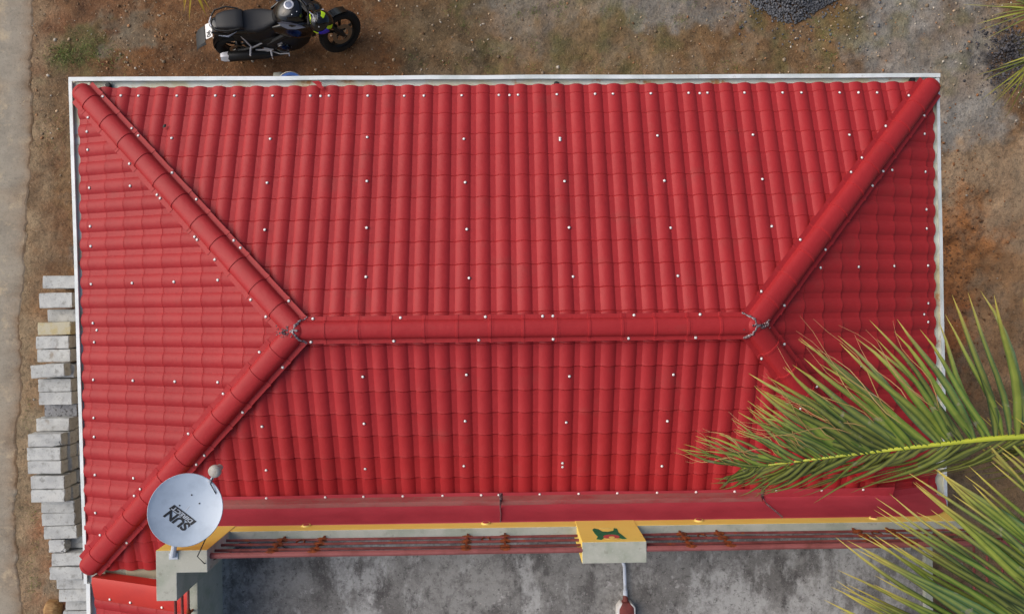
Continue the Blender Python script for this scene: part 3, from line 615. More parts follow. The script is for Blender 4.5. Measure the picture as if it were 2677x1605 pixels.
# ------------------------------------------------------------------ satellite dish on the corner pillar
dish = thing('satellite_dish', 'round pale blue satellite dish with black lettering on the corner pillar', 'satellite dish', (1.24, -4.12, 4.10))
DC = Vector((1.368, -3.735, 4.17))-dish.location
az = Vector((.62, .78, 0)).normalized()           # towards the arm side
nrm = (Vector((0, 0, 1))*math.cos(R(17))+az*math.sin(R(17))).normalized()
ex_ = nrm.cross(az).normalized(); ey_ = nrm.cross(ex_)*-1      # ey_ towards the arm in the dish plane
ey_ = (az-nrm*az.dot(nrm)).normalized(); ex_ = ey_.cross(nrm).normalized()
DM = Matrix(((ex_.x, ey_.x, nrm.x, DC.x), (ex_.y, ey_.y, nrm.y, DC.y), (ex_.z, ey_.z, nrm.z, DC.z), (0, 0, 0, 1)))
RD = .270
bowl = lambda r: .055*((r/RD)**2)-.055
mb = MB(); mb.lathe([(.0005, bowl(0))]+[(RD*i/9, bowl(RD*i/9)) for i in range(1, 10)]+[(RD+.006, .004), (RD+.010, -.002), (RD+.008, -.014), (RD, -.016)]+[(RD*i/6, bowl(RD*i/6)-.008) for i in range(5, 0, -1)]+[(.0005, bowl(0)-.008)], 48, DM)
mb.v = [tuple(Vector(p)) for p in mb.v]; mb.build('reflector', M['dish'], dish, smooth=60)
refl = dish.children[0]
def dpt(x, y, h=.0): return DM @ Vector((x, y, bowl(math.hypot(x, y))+h))
for x, y in ((-.045, .105), (.045, .09), (-.065, -.01), (.06, -.035)):
    mb = MB(); mb.lathe([(.006, -.002), (.006, .004), (.0002, .006)], 8, Matrix.Translation(dpt(x, y)) @ DM.to_3x3().to_4x4()); mb.build('bolt', M['black_cable'], refl)
# feed arm + LNB
lp = Vector((1.655, -3.405, 4.30))-dish.location; ar = DM @ Vector((.0, RD-.03, .012))
ar0 = DM @ Vector((0, .12, -.05)); mb = MB(); mb.tube([DM @ Vector((0, .02, -.075)), DM @ Vector((0, RD-.02, -.032)), DM @ Vector((0, RD+.03, .0)), lp-Vector((.015, .015, .03))], [.012, .012, .012, .011], 6); mb.build('feed_arm', M['pvc'], dish)
mb = MB(); mb.box(DM @ Vector((0, RD-.002, .004)), (.03, .02, .03), DM.to_3x3()); mb.build('clamp', M['pvc'], dish, bevel=.003)
mb = MB(); q = (Vector((0, 0, 1))-az*.25).normalized().to_track_quat('Z', 'Y').to_matrix().to_4x4(); mb.lathe([(.0005, .035), (.030, .034), (.046, .024), (.050, .005), (.047, -.012), (.03, -.03), (.026, -.07), (.0005, -.072)], 18, Matrix.Translation(lp) @ q); mb.build('feed_horn', M['lnb'], dish, smooth=50)
mb = MB(); mb.tube([lp+Vector((0, 0, -.06)), lp+Vector((-.05, -.06, -.09)), DM @ Vector((.02, RD-.01, .012)), DM @ Vector((.09, RD-.04, -.0)), DM @ Vector((.13, RD-.06, -.04)), DM @ Vector((.2, .1, -.10)), Vector((.22, .02, .08)), Vector((.245, -.06, .01)), Vector((.29, -.10, -.3)), Vector((.36, -.16, -.9)), Vector((.42, -.2, -1.02)), Vector((.6, -.3, -1.03))], .0045, 6); mb.build('cable', M['black_cable'], dish)
mb = MB(); mb.tube([Vector((0, 0, 0)), Vector((0, 0, .02)), DM @ Vector((0, -.10, -.07))], [.025, .022, .02], 10); mb.tube([DM @ Vector((-.08, -.02, -.07)), DM @ Vector((.08, -.02, -.07))], .016, 8); mb.tube([DM @ Vector((0, -.12, -.07)), DM @ Vector((0, .06, -.072))], .018, 8); mb.build('mount', M['pvc'], dish)
mb = MB(); mb.box((0, .0, .004), (.07, .05, .008)); mb.build('base_plate', M['pvc'], dish)
def text_mesh(txt, size, bold=0.0, sx=1.0, shear=0.0, name='lettering'):
    cu = bpy.data.curves.new(name, 'FONT'); cu.body = txt; cu.size = size; cu.offset = bold; cu.shear = shear; cu.align_x = 'CENTER'; cu.align_y = 'CENTER'; cu.resolution_u = 4; cu.extrude = 0.0
    to = bpy.data.objects.new(name, cu); C.objects.link(to); dg = bpy.context.evaluated_depsgraph_get(); me = bpy.data.meshes.new_from_object(to.evaluated_get(dg)); C.objects.unlink(to); bpy.data.objects.remove(to)
    return me
def on_dish(me, cx, cy, rd, sx, h, name, m, parent):
    """lay flat lettering on the bowl; rd = reading direction in the dish plane"""
    bm = bmesh.new(); bm.from_mesh(me); bmesh.ops.triangulate(bm, faces=bm.faces)
    bmesh.ops.subdivide_edges(bm, edges=[e for e in bm.edges if e.calc_length() > .025], cuts=2)
    r = Vector(rd).normalized(); up = Vector((-r.y, r.x))
    for p in bm.verts:
        x = cx+r.x*p.co.x*sx+up.x*p.co.y; y = cy+r.y*p.co.x*sx+up.y*p.co.y; p.co = dpt(x, y, h)
    bmesh.ops.recalc_face_normals(bm, faces=bm.faces)
    for f in bm.faces:
        if f.normal.dot(nrm) < 0: f.normal_flip()
    bm.to_mesh(me); bm.free(); return put(name, me, m, parent)
def w2d(dx, dy):      # plan direction -> dish plane coords
    w_ = Vector((dx, dy, 0)); return (w_.dot(ex_), w_.dot(ey_))
rd = w2d(-.79, .61)
c1 = w2d(-.062, -.085); c2 = w2d(-.028, -.042)
on_dish(text_mesh('SUN', .088, .0035, shear=.18), c1[0], c1[1], rd, 1.20, .0025, 'lettering', M['print'], refl)
band = bpy.data.meshes.new('band'); hw, hh = .110, .022; nn_ = 12
band.from_pydata([(-hw+2*hw*i/nn_+(hh*.3 if j else -hh*.3), (hh if j else -hh), 0) for i in range(nn_+1) for j in (0, 1)], [], [(2*i, 2*i+2, 2*i+3, 2*i+1) for i in range(nn_)])
on_dish(band, c2[0], c2[1], rd, 1.0, .0022, 'lettering_band', M['print'], refl)
on_dish(text_mesh('DIRECT', .040, .0014, shear=.15), c2[0], c2[1], rd, 1.38, .0042, 'lettering', M['print_light'], refl)

# ------------------------------------------------------------------ concrete block stack
BL = [(-2.013,-1.824,3),(-2.059,-2.056,3),(-2.047,-2.255,2),(-2.084,-2.421,3),(-2.111,-2.598,3),(-2.094,-2.766,3),(-2.085,-2.96,4),(-2.09,-3.144,3),(-2.083,-3.315,3),(-2.105,-3.49,2),(-2.122,-3.65,3),(-2.136,-3.821,4),(-2.149,-3.99,4),(-2.142,-4.16,4),(-2.107,-4.353,4),(-2.104,-4.525,4),(-2.075,-4.70,3),(-2.068,-4.868,3),(-2.046,-5.04,3),(-1.986,-5.21,3),(-1.955,-5.385,3),(-1.982,-5.563,3),(-1.985,-5.735,2),(-1.959,-5.905,2),(-1.961,-6.075,1),(-1.993,-6.245,1)]
BW, BD, BHt = .42, .160, .148
def block_mesh(seed, chip=False, half=False):
    r = random.Random(seed); mb = MB(); L = BW*(1 if not half else .45); nxs, nys = 9, 4
    bm = bmesh.new(); bmesh.ops.create_cube(bm, size=1, matrix=Matrix.Diagonal((L, BD, BHt, 1)))
    bmesh.ops.subdivide_edges(bm, edges=bm.edges[:], cuts=3, use_grid_fill=True)
    bmesh.ops.bevel(bm, geom=[e for e in bm.edges if len(e.link_faces) == 2 and e.calc_face_angle(0) > .5], offset=.006, segments=2, affect='EDGES')
    for p in bm.verts:
        if abs(p.co.z) < BHt/2-.02: k = .003
        else: k = .0028
        p.co += Vector((r.gauss(0, k), r.gauss(0, k*.6), r.gauss(0, k*.35)))
        if chip and p.co.x > L/2-.06 and p.co.z > .03 and p.co.y < -.01: p.co -= Vector((r.uniform(.01, .03), -r.uniform(0, .015), r.uniform(.01, .03)))
        if half and p.co.x > L/2-.03: p.co.x += r.uniform(-.03, .03)
        p.co.z += BHt/2; p.co.x += L/2
    me = bpy.data.meshes.new('concrete_block'); bm.to_mesh(me); bm.free(); me.polygons.foreach_set('use_smooth', [True]*len(me.polygons)); me.set_sharp_from_angle(angle=R(38)); return me
bmeshes = [block_mesh(s) for s in range(7)]
for b in bmeshes: b.materials.append(M['block'])
ORD = ['first', 'second', 'third', 'fourth', 'fifth', 'sixth', 'seventh', 'eighth']
bname = {0: 'end block of the stack, farthest from the wood chunk', 1: 'broad pale block', 2: 'low block beside the yellow-stained block', 3: 'yellow-stained block', 6: 'skewed block', 9: 'dark pitted block', 10: 'block between the dark pitted and broken-corner blocks', 11: 'broken-corner block', 19: 'broken half block'}
for a, b, frm, to in ((4, 6, 'yellow-stained', 'skewed block'), (7, 9, 'skewed', 'dark pitted block'), (12, 19, 'broken-corner', 'broken half block'), (20, 26, 'broken half', 'wood chunk')):
    for k in range(a, b): bname[k] = f'{ORD[k-a]} block past the {frm} one towards the {to}'
special = {1: 'plain', 3: 'yellow', 6: 'skew', 9: 'pit', 11: 'chip', 19: 'half'}
blab = {1: 'broad pale concrete block without stains, near the far end of the stack', 3: 'yellow-stained concrete block on the block stack', 6: 'skewed concrete block jutting out above its neighbours on the stack', 9: 'dark pitted concrete block sunk between higher blocks', 11: 'concrete block with a broken corner on the stack', 19: 'broken half concrete block lying on the stack'}
for i, (x, y, n) in enumerate(BL):
    prevx = x
    for c in range(n-1, -1, -1):
        top = c == n-1; me = bmeshes[rnd.randrange(7)]; rz = rnd.gauss(0, .012)
        if top: lab = blab.get(i, 'concrete '+bname[i] if bname[i].startswith('end') else 'grey concrete '+bname[i])
        else:
            short = bname[i].replace(' block past the', ' past the').replace(' one towards the ', ' towards ').replace(', farthest from the wood chunk', '').replace('the ', '')
            lab = 'block '+{1: 'one course', 2: 'two courses', 3: 'three courses'}[n-1-c]+' below the '+short
        xx = x if top else prevx+rnd.choice([-1, 1, 1])*rnd.uniform(.01, .05)
        if not top: prevx = xx; xx = min(max(xx, x-.06), x+.09)
        if top and i in special:
            kind = special[i]
            if kind == 'yellow': me = block_mesh(50); me.materials.append(M['block_yellow'])
            if kind == 'pit': me = block_mesh(51); me.materials.append(M['block_pitted'])
            if kind == 'chip': me = block_mesh(52, chip=True); me.materials.append(M['block'])
            if kind == 'half': me = block_mesh(53, half=True); me.materials.append(M['block'])
            if kind == 'skew': rz = .055
        o = put('concrete_block', me, None, None, (xx, y+rnd.gauss(0, .001), c*.15+.002), (0, 0, rz)); tag(o, lab, 'block', 'blocks of the stack beside the house')
        if top and i == 1: o.scale = (1, 1.18, 1)
# split log at the foot of the stack
mb = MB(); mb.loft([[Vector((-2.20+dx, -6.16+dy, z)) for dx, dy in ring] for z, ring in ((0, [(-.09, -.12), (.10, -.12), (.12, .03), (.06, .09), (-.06, .1), (-.11, .0)]), (.10, [(-.08, -.12), (.09, -.13), (.105, .03), (.05, .08), (-.05, .085), (-.09, .0)]), (.13, [(-.05, -.11), (.05, -.11), (.06, .02), (.02, .05), (-.03, .05), (-.05, .0)]))])
tag(mb.build('wood_chunk', M['wood'], bevel=.006), 'split chunk of pale yellow wood on the ground by the blocks', 'wood')
# blue tub and a stone by the north wall
tub = thing('plastic_tub', 'blue plastic tub standing on the ground behind the white gutter', 'tub', (1.13, .70, gz(1.13, .70)))
mb = MB(); mb.lathe([(.001, .01), (.14, .01), (.17, .22), (.20, .225), (.20, .24), (.165, .24), (.14, .02), (.001, .02)][::-1], 24); mb.build('shell', M['blue_tub'], tub)
mb = MB(); mb.tube([(.19*math.cos(a*.26), .19*math.sin(a*.26), .235+.06*math.sin(a*.26)) for a in range(13)], .006, 6); mb.build('handle', M['steel'], tub)
mb = MB(); mb.loft([[Vector((.90+dx*s, .91+dy*s, z)) for dx, dy in ((-.08, -.05), (.05, -.07), (.1, .0), (.05, .06), (-.06, .05))] for z, s in ((0, 1), (.05, .9), (.08, .5))]); tag(mb.build('rubble_stone', M['cement'], bevel=.006), 'small grey rubble stone beside the blue tub', 'stone')

# ------------------------------------------------------------------ motorcycle on its side stand
bike = thing('motorcycle', 'black street motorcycle leaning on its side stand with the front wheel turned', 'motorcycle', (.475, 1.195, .0), (R(-10), 0, R(7)))
def ring(x, w, zb, zt, cy=0.0, e=2.6, n=18):
    pts = []
    for k in range(n):
        a = 2*math.pi*k/n; ca, sa = math.cos(a), math.sin(a)
        pts.append(Vector((x, cy+w*math.copysign(abs(ca)**(2/e), ca), (zb+zt)/2+(zt-zb)/2*math.copysign(abs(sa)**(2/e), sa))))
    return pts
def loftx(secs, name, m, parent, e=2.6, tf=None, smooth=50):
    mb = MB(); mb.loft([ring(*s[:4], cy=s[4] if len(s) > 4 else 0, e=e) for s in secs])
    if tf is not None: mb.v = [tuple(tf @ Vector(p)) for p in mb.v]
    return mb.build(name, m, parent, smooth=smooth)
AXd = Vector((math.sin(R(25)), 0, -math.cos(R(25)))); HP = Vector((1.03, 0, .93))
STEER = Matrix.Translation(HP) @ Matrix.Rotation(R(34), 4, -AXd) @ Matrix.Translation(-HP)
def wheel(c, major, minor, wid, tf, parent, disc):
    B = (tf if tf is not None else Matrix.Identity(4)) @ Matrix.Translation(c) @ Matrix.Rotation(R(90), 4, 'X')
    mb = MB(); ri = major-minor*.55
    mb.lathe([(ri, -wid*.55), (ri+.012, -wid*.58), (ri+.012, -wid*.4), (ri-.012, -wid*.2), (ri-.012, wid*.2), (ri+.012, wid*.4), (ri+.012, wid*.58), (ri, wid*.55), (ri-.02, wid*.2), (ri-.02, -wid*.2), (ri, -wid*.55)], 40, B)
    mb.lathe([(.001, -.06), (.03, -.06), (.04, -.03), (.04, .03), (.03, .06), (.001, .06)], 16, B)
    for k in range(5):
        for s in (-.11, .11):
            a = 2*math.pi*k/5+s; p0 = B @ Vector((.035*math.cos(a), .035*math.sin(a), 0)); p1 = B @ Vector(((ri-.005)*math.cos(a-s*.3), (ri-.005)*math.sin(a-s*.3), 0)); mb.tube([p0, p1], [.013, .010], 6)
    wh = mb.build('wheel', M['bike_matt'], parent)
    mb = MB(); prof_ = []
    for i in range(13):
        a = R(-125)+R(250)*i/12; prof_.append((major+minor*math.cos(a), wid*math.sin(a)))
    mb.lathe(prof_, 48, B); 
    for k in range(40):           # tread blocks
        a = 2*math.pi*k/40
        for s in (-1, 1):
            for q in (.25, .62):
                aa = a+(.04 if s > 0 else 0)+q*.05; ph = s*q*1.35; r0 = major+(minor+.0005)*math.cos(ph); z_ = (wid+.0005)*math.sin(ph)
                mb.box(B @ Vector((r0*math.cos(aa), r0*math.sin(aa), z_)), (.008, .022, .020), (B.to_3x3() @ Matrix.Rotation(aa, 3, 'Z') @ Matrix.Rotation(-ph, 3, 'Y')))
    mb.build('tyre', M['rubber'], wh, smooth=40)
    mb = MB(); r1, y_ = disc
    mb.lathe([(r1*.62, y_-.002), (r1, y_-.002), (r1, y_+.002), (r1*.62, y_+.002), (r1*.62, y_-.002)], 36, B)
    for k in range(5):
        a = 2*math.pi*k/5+.3; mb.tube([B @ Vector((.035*math.cos(a), .035*math.sin(a), y_)), B @ Vector((r1*.66*math.cos(a+.25), r1*.66*math.sin(a+.25), y_))], .006, 5)
    mb.build('brake_disc', M['steel'], wh)
    return wh
wheel(Vector((0, 0, .300)), .228, .074, .076, None, bike, (.11, .075))
wheel(Vector((1.33, 0, .292)), .238, .058, .058, STEER, bike, (.141, .062))
loftx([(-.06, .085, .835, .875), (-.04, .10, .83, .885), (.06, .122, .82, .90), (.18, .132, .80, .895), (.245, .13, .79, .885), (.265, .12, .78, .87)], 'pillion_seat', M['bike_seat'], bike, 3.2)
loftx([(.25, .12, .73, .86), (.28, .142, .73, .835), (.38, .158, .73, .812), (.49, .145, .73, .81), (.60, .105, .73, .825), (.69, .08, .74, .85), (.72, .06, .75, .85)], 'seat', M['bike_seat'], bike, 3.0)
tank = loftx([(.62, .07, .72, .84), (.66, .105, .71, .885), (.74, .155, .69, .965), (.84, .185, .68, 1.00), (.93, .19, .68, 1.005), (1.0, .17, .68, .985), (1.05, .12, .70, .93), (1.08, .06, .74, .88)], 'fuel_tank', M['bike_black'], bike, 2.5)
mb = MB(); mb.lathe([(.060, .0), (.060, .012), (.044, .016), (.040, .010)], 28, Matrix.Translation((.88, 0, 1.0))); cap_ = mb.build('fuel_cap', M['silver'], tank)
mb = MB(); mb.lathe([(.041, .004), (.041, .010), (.018, .012), (.0005, .012)], 24, Matrix.Translation((.88, 0, 1.0))); mb.build('cap_centre', M['bike_grey'], cap_)
for s in (-1, 1):
    for x_, y_ in ((.96, .085), (.90, .115)):
        mb = MB(); mb.lathe([(.008, 0), (.008, .006), (.0005, .008)], 8, Matrix.Translation((x_, s*y_, .978))); mb.build('bolt', M['silver'], tank)
    loftx([(.60, .018, .66, .80, s*.13), (.72, .035, .60, .87, s*.155), (.86, .045, .57, .90, s*.175), (1.0, .045, .60, .88, s*.18), (1.12, .025, .66, .82, s*.165), (1.16, .008, .70, .78, s*.15)], 'tank_shroud', M['bike_black'], bike, 3)
    mb = MB(); pl = [(.70, .905, .150), (.76, .935, .160), (.86, .925, .185), (.98, .885, .215), (1.02, .845, .225), (.90, .835, .226), (.80, .84, .212), (.74, .865, .185)]
    n_ = len(pl); mb.add([(x, s*(y+.006), z+.010) for x, z, y in pl]+[(x, s*(y-.01), z-.014) for x, z, y in pl], [tuple(range(n_))[::s], tuple(range(2*n_-1, n_-1, -1))[::s]]+[(k, n_+k, n_+(k+1) % n_, (k+1) % n_)[::s] for k in range(n_)])
    mb.build('tank_panel', M['bike_grey'], bike, smooth=0)
loftx([(-.16, .03, .80, .835), (-.13, .07, .775, .85), (-.06, .105, .75, .85), (.06, .125, .72, .83), (.18, .13, .68, .78), (.38, .12, .62, .76), (.55, .10, .62, .76)], 'tail_cowl', M['bike_black'], bike, 2.8)
for s in (-1, 1):
    mb = MB(); mb.tube([(.22, s*.135, .86), (.08, s*.165, .885), (-.06, s*.135, .89), (-.11, s*.07, .88)], .011, 6); mb.build('grab_rail', M['bike_matt'], bike)
    mb = MB(); mb.tube([(.16, s*.135, .80), (.04, s*.16, .76), (-.08, s*.13, .76)], [.004, .012, .003], 6); mb.build('side_trim', M['bike_grey'], bike)
mb = MB(); mb.tube([(-.12, -.07, .862), (-.145, 0, .866), (-.12, .07, .862)], .009, 6); mb.build('tail_light', M['silver'], bike)
# plate bracket, plate and mud flap
fp = [(-.10, .79), (-.16, .74), (-.22, .68), (-.29, .62), (-.36, .57)]
mb = MB(); mb.strip([[(x, y, z) for x, z in fp] for y in (-.075, -.07, .07, .075)]); mb.strip([[(x, y, z-.006) for x, z in fp] for y in (.075, .07, -.07, -.075)]); mb.build('rear_fender', M['dark_plastic'], bike)
fl = [(-.30, .625), (-.35, .60), (-.41, .56), (-.46, .50), (-.485, .44)]
mb = MB()
for dz, yy in ((0, (-.13, -.11, -.04, .04, .11, .13)), (-.006, (.13, .11, .04, -.04, -.11, -.13))): mb.strip([[(x, y*(1-.5*max(0, (-x-.40))/.08*.5), z+dz-(.02 if abs(y) > .12 else 0)) for x, z in fl] for y in yy])
mb.build('mud_flap', M['dark_plastic'], bike)
PM = Matrix.Translation((-.205, -.03, .735)) @ Matrix.Rotation(R(-24), 4, 'Y') @ Matrix.Rotation(R(90), 4, 'Z')
mb = MB(); mb.box((0, 0, 0), (.20, .11, .004)); mb.v = [tuple(PM @ Vector(p)) for p in mb.v]; plate = mb.build('number_plate', M['plate_white'], bike, bevel=.0015)
me = text_mesh('06', .085, .003); me.transform(PM @ Matrix.Translation((-.045, .0, .0035)) @ Matrix.Scale(1.0, 4)); put('lettering', me, M['print'], plate)
loftx([(.12, .10, .36, .48), (.25, .10, .34, .56), (.36, .13, .24, .58), (.50, .16, .18, .58), (.64, .165, .17, .56), (.78, .15, .18, .55), (.90, .12, .25, .58), (.97, .10, .36, .60)], 'engine', M['bike_matt'], bike, 3.4)
loftx([(.06, .10, .52, .74), (.18, .125, .46, .76), (.36, .13, .44, .76), (.52, .12, .46, .76), (.64, .10, .5, .76)], 'side_panel', M['bike_matt'], bike, 3.4)
mb = MB(); mb.lathe([(.001, .03), (.05, .03), (.085, .022), (.092, .0)], 24, Matrix.Translation((.60, -.162, .36)) @ Matrix.Rotation(R(90), 4, 'X')); mb.build('clutch_cover', M['bike_black'], bike)
for k in range(6):
    mb = MB(); a = k*1.05; mb.lathe([(.006, 0), (.006, .01), (.0004, .011)], 7, Matrix.Translation((.60+.1*math.cos(a), -.162, .36+.1*math.sin(a))) @ Matrix.Rotation(R(90), 4, 'X')); mb.build('bolt', M['steel'], bike)
for s in (-1, 1):
    mb = MB(); mb.tube([(1.02, s*.045, .84), (.85, s*.13, .68), (.62, s*.145, .56), (.44, s*.125, .42)], [.04, .042, .036, .04], 8, True, 1.2); mb.build('frame_spar', M['bike_matt'], bike)
    mb = MB(); mb.tube([(.46, s*.085, .40), (.22, s*.10, .345), (.0, s*.095, .30)], [.035, .03, .028], 8); mb.build('swingarm', M['bike_matt'], bike)
    mb = MB(); mb.tube([(.44, s*.12, .44), (.20, s*.11, .66), (-.16, s*.09, .78)], .014, 6); mb.build('subframe', M['bike_matt'], bike)
    mb = MB(); mb.tube([(.16, s*.11, .66), (.20, s*.14, .50), (.22, s*.15, .43)], .010, 6); mb.tube([(.36, s*.12, .46), (.26, s*.14, .44), (.20, s*.15, .43)], .010, 6); mb.tube([(.20, s*.15, .43), (.185, s*.26, .43)], [.013, .011], 7); mb.build('pillion_peg', M['silver'], bike)
mb = MB(); mb.box((1.0, 0, .56), (.05, .23, .24), Matrix.Rotation(R(-12), 3, 'Y')); mb.build('radiator', M['bike_matt'], bike, bevel=.006)
mb = MB(); mb.strip([[(.235*math.cos(R(a))*1.24, y, .30+.235*math.sin(R(a))*1.33) for a in range(60, 176, 12)] for y in (-.075, -.06, .06, .075)]); mb.build('tyre_hugger', M['bike_matt'], bike)
ex = MB(); ex.tube([(.62, -.12, .19), (.50, -.145, .20), (.40, -.165, .25)], [.026, .028, .034], 10); ex.tube([(.41, -.165, .245), (.36, -.17, .265), (.20, -.185, .315), (-.10, -.205, .385), (-.115, -.206, .388)], [.035, .056, .062, .064, .056], 14, True, 1.1); exo = ex.build('exhaust', M['bike_matt'], bike)
mb = MB(); mb.tube([(-.10, -.205, .385), (-.17, -.21, .40), (-.20, -.212, .408)], [.067, .060, .045], 6, True, 1.1); mb.build('exhaust_tip', M['silver'], exo)
br = MB(); br.tube([(.24, -.15, .37), (.44, -.155, .34)], [.008, .012], 6); br.tube([(.24, -.15, .37), (.34, -.155, .325), (.44, -.155, .32)], [.008, .012, .014], 6); br.tube([(.36, -.16, .40), (.46, -.16, .34)], .010, 6); br.tube([(.43, -.155, .33), (.43, -.24, .325)], [.014, .012], 8); br.tube([(.43, -.25, .322), (.43, -.262, .29)], .006, 6); br.build('foot_peg', M['silver'], bike)
mb = MB(); mb.tube([(.44, -.16, .30), (.52, -.19, .27), (.64, -.20, .27)], [.009, .008, .009], 6); mb.tube([(.64, -.19, .27), (.64, -.24, .27)], .007, 6); mb.build('brake_pedal', M['silver'], bike)
mb = MB(); mb.box((.585, -.16, .46), (.07, .012, .022), Matrix.Rotation(R(-25), 3, 'Y')); mb.build('heel_plate', M['silver'], bike)
mb = MB(); mb.tube([(.42, .11, .24), (.40, .20, .12), (.385, .275, -.048)], [.012, .011, .010], 7); mb.box((.385, .275, -.048), (.05, .03, .008)); mb.build('side_stand', M['bike_matt'], bike)
mb = MB(); mb.tube([(.0, -.12, .30), (.0, .12, .30)], .014, 8); mb.lathe([(.001, .01), (.02, .01), (.02, 0)], 10, Matrix.Translation((0, -.12, .30)) @ Matrix.Rotation(R(90), 4, 'X')); mb.build('rear_axle', M['alloy'], bike)
# steered parts
def st(mb): mb.v = [tuple(STEER @ Vector(p)) for p in mb.v]; return mb
for s in (-1, 1):
    top = Vector((1.035, s*.10, .95)); bot = Vector((1.335, s*.10, .30)); d_ = bot-top
    mb = MB(); mb.tube([top, top+d_*.28, top+d_*.62], [.024, .028, .028], 10); fk = st(mb).build('fork_leg', M['gold_fork'], bike)
    mb = MB(); mb.tube([top+d_*.60, top+d_*.90, bot], [.019, .022, .028], 10); st(mb).build('fork_slider', M['bike_matt'], fk)
    mb = MB(); mb.tube([(1.04, 0, 1.0), (1.03, s*.12, 1.01), (1.0, s*.25, 1.03), (.965, s*.30, 1.03)], .012, 8); st(mb).build('handlebar', M['bike_matt'], bike)
    mb = MB(); mb.tube([(.975, s*.285, 1.03), (.93, s*.37, 1.025), (.915, s*.40, 1.022)], [.017, .018, .016], 9); st(mb).build('grip', M['rubber'], bike)
    mb = MB(); mb.tube([(1.02, s*.24, 1.03), (1.03, s*.30, 1.025), (.995, s*.40, 1.015)], [.007, .007, .006], 6); st(mb).build('lever', M['silver'], bike)
    mb = MB(); mb.tube([(1.0, s*.24, 1.04), (1.03, s*.29, 1.11), (1.05, s*.33, 1.15)], .006, 6); sk = st(mb).build('mirror_stalk', M['bike_matt'], bike)
    mb = MB(); mb.lathe([(.001, -.014), (.045, -.01), (.056, .004), (.052, .012), (.001, .013)], 16, Matrix.Translation((1.05, s*.35, 1.165)) @ Matrix.Rotation(R(-70), 4, 'Y') @ Matrix.Diagonal((.7, 1.25, 1, 1))); st(mb).build('mirror', M['bike_black'], sk)
loftx([(1.07, .085, .74, .90), (1.14, .10, .72, .90), (1.20, .085, .74, .88), (1.235, .05, .77, .85)], 'headlight', M['bike_black'], bike, 2.6, STEER)
mb = MB(); mb.box((1.105, 0, .945), (.10, .15, .03), Matrix.Rotation(R(28), 3, 'Y')); ins = st(mb).build('instrument', M['bike_matt'], bike, bevel=.006)
mb = MB(); mb.box((1.10, 0, .962), (.075, .115, .004), Matrix.Rotation(R(28), 3, 'Y')); st(mb).build('screen', M['bike_grey'], ins)
mb = MB(); mb.box((1.045, 0, .945), (.07, .25, .03)); st(mb).build('triple_clamp', M['bike_matt'], bike, bevel=.006)
mb = MB(); mb.box((1.17, -.13, .86), (.10, .02, .02), Matrix.Rotation(R(-20), 3, 'Z')); mb.box((1.17, .13, .86), (.10, .02, .02), Matrix.Rotation(R(20), 3, 'Z')); st(mb).build('indicators', M['silver'], bike, bevel=.003)
mb = MB(); mb.strip([[(1.33+.318*math.cos(R(a)), y, .292+.318*math.sin(R(a))) for a in range(55, 131, 8)] for y in (-.062, -.05, .05, .062)]); mb.strip([[(1.33+.312*math.cos(R(a)), y, .292+.312*math.sin(R(a))) for a in range(55, 131, 8)] for y in (.062, .05, -.05, -.062)]); st(mb).build('front_fender', M['bike_black'], bike)
mb = MB(); mb.box((1.27, -.085, .40), (.05, .04, .09), Matrix.Rotation(R(-25), 3, 'Y')); st(mb).build('brake_caliper', M['bike_matt'], bike, bevel=.006)
mb = MB(); mb.tube([(1.33, -.12, .292), (1.33, .12, .292)], .013, 8); st(mb).build('front_axle', M['alloy'], bike)
for i in range(4):
    mb = MB(); y_ = (-.05, .05, -.08, .08)[i]; mb.tube([(1.02, y_*2.6, 1.02), (1.09, y_*1.4, .98+.02*(i % 2)), (1.10, y_*.6, .88), (1.0, y_, .76)], .005, 5); st(mb).build('cable', M['black_cable'], bike)

helm = thing('helmet', 'glossy black full-face helmet with lime patches and blue band on the handlebar', 'helmet', (1.70, 1.285, .95), (R(22), R(-6), R(-5)))
mb = MB(); rows = []
def hs(la, lo, k=1.0):      # helmet surface
    x = math.cos(la)*math.cos(lo)*.152; y = math.cos(la)*math.sin(lo)*.14; z = math.sin(la)*.14
    if math.sin(la) < 0: x *= 1+.10*math.sin(la)*math.sin(la)
    return Vector((x*k, y*k, z*k))
for i in range(15):
    la = R(90)-R(150)*i/14; rows.append([hs(la, 2*math.pi*k/28) for k in range(29)])
mb.strip(rows[::-1]); mb.build('shell', M['helmet_black'], helm, smooth=60)
def patch(la0, la1, lo0, lo1, k, name, m, skew=0, n=7):
    mb = MB(); mb.strip([[hs(R(la0+(la1-la0)*i/n), R(lo0+(lo1-lo0)*j/n+skew*(i/n-.5)), k) for j in range(n+1)] for i in range(n+1)][::-1]); return mb.build(name, m, helm, smooth=60)
patch(6, 40, -95, -40, 1.03, 'visor', M['blue_visor'], 8); patch(6, 38, -36, -14, 1.02, 'lime_patch', M['neon'], -14); patch(6, 32, -126, -99, 1.02, 'lime_patch', M['neon'], 14)
patch(18, 56, 140, 185, 1.02, 'lime_patch', M['neon'], 20); patch(26, 56, 42, 68, 1.02, 'lime_patch', M['neon'], -20)
mb = MB(); mb.lathe([(.009, 0), (.009, .004), (.0005, .006)], 10, Matrix.Translation(hs(R(66), R(-70))) @ hs(R(66), R(-70)).to_track_quat('Z', 'Y').to_matrix().to_4x4()); mb.build('rivet', M['silver'], helm)
for lo in (70, 100, 125):
    mb = MB(); mb.tube([hs(R(74-8*i), R(lo+6*i), 1.01) for i in range(5)], [.002, .004, .004, .003, .001], 5); mb.build('stripe', M['bike_grey'], helm)

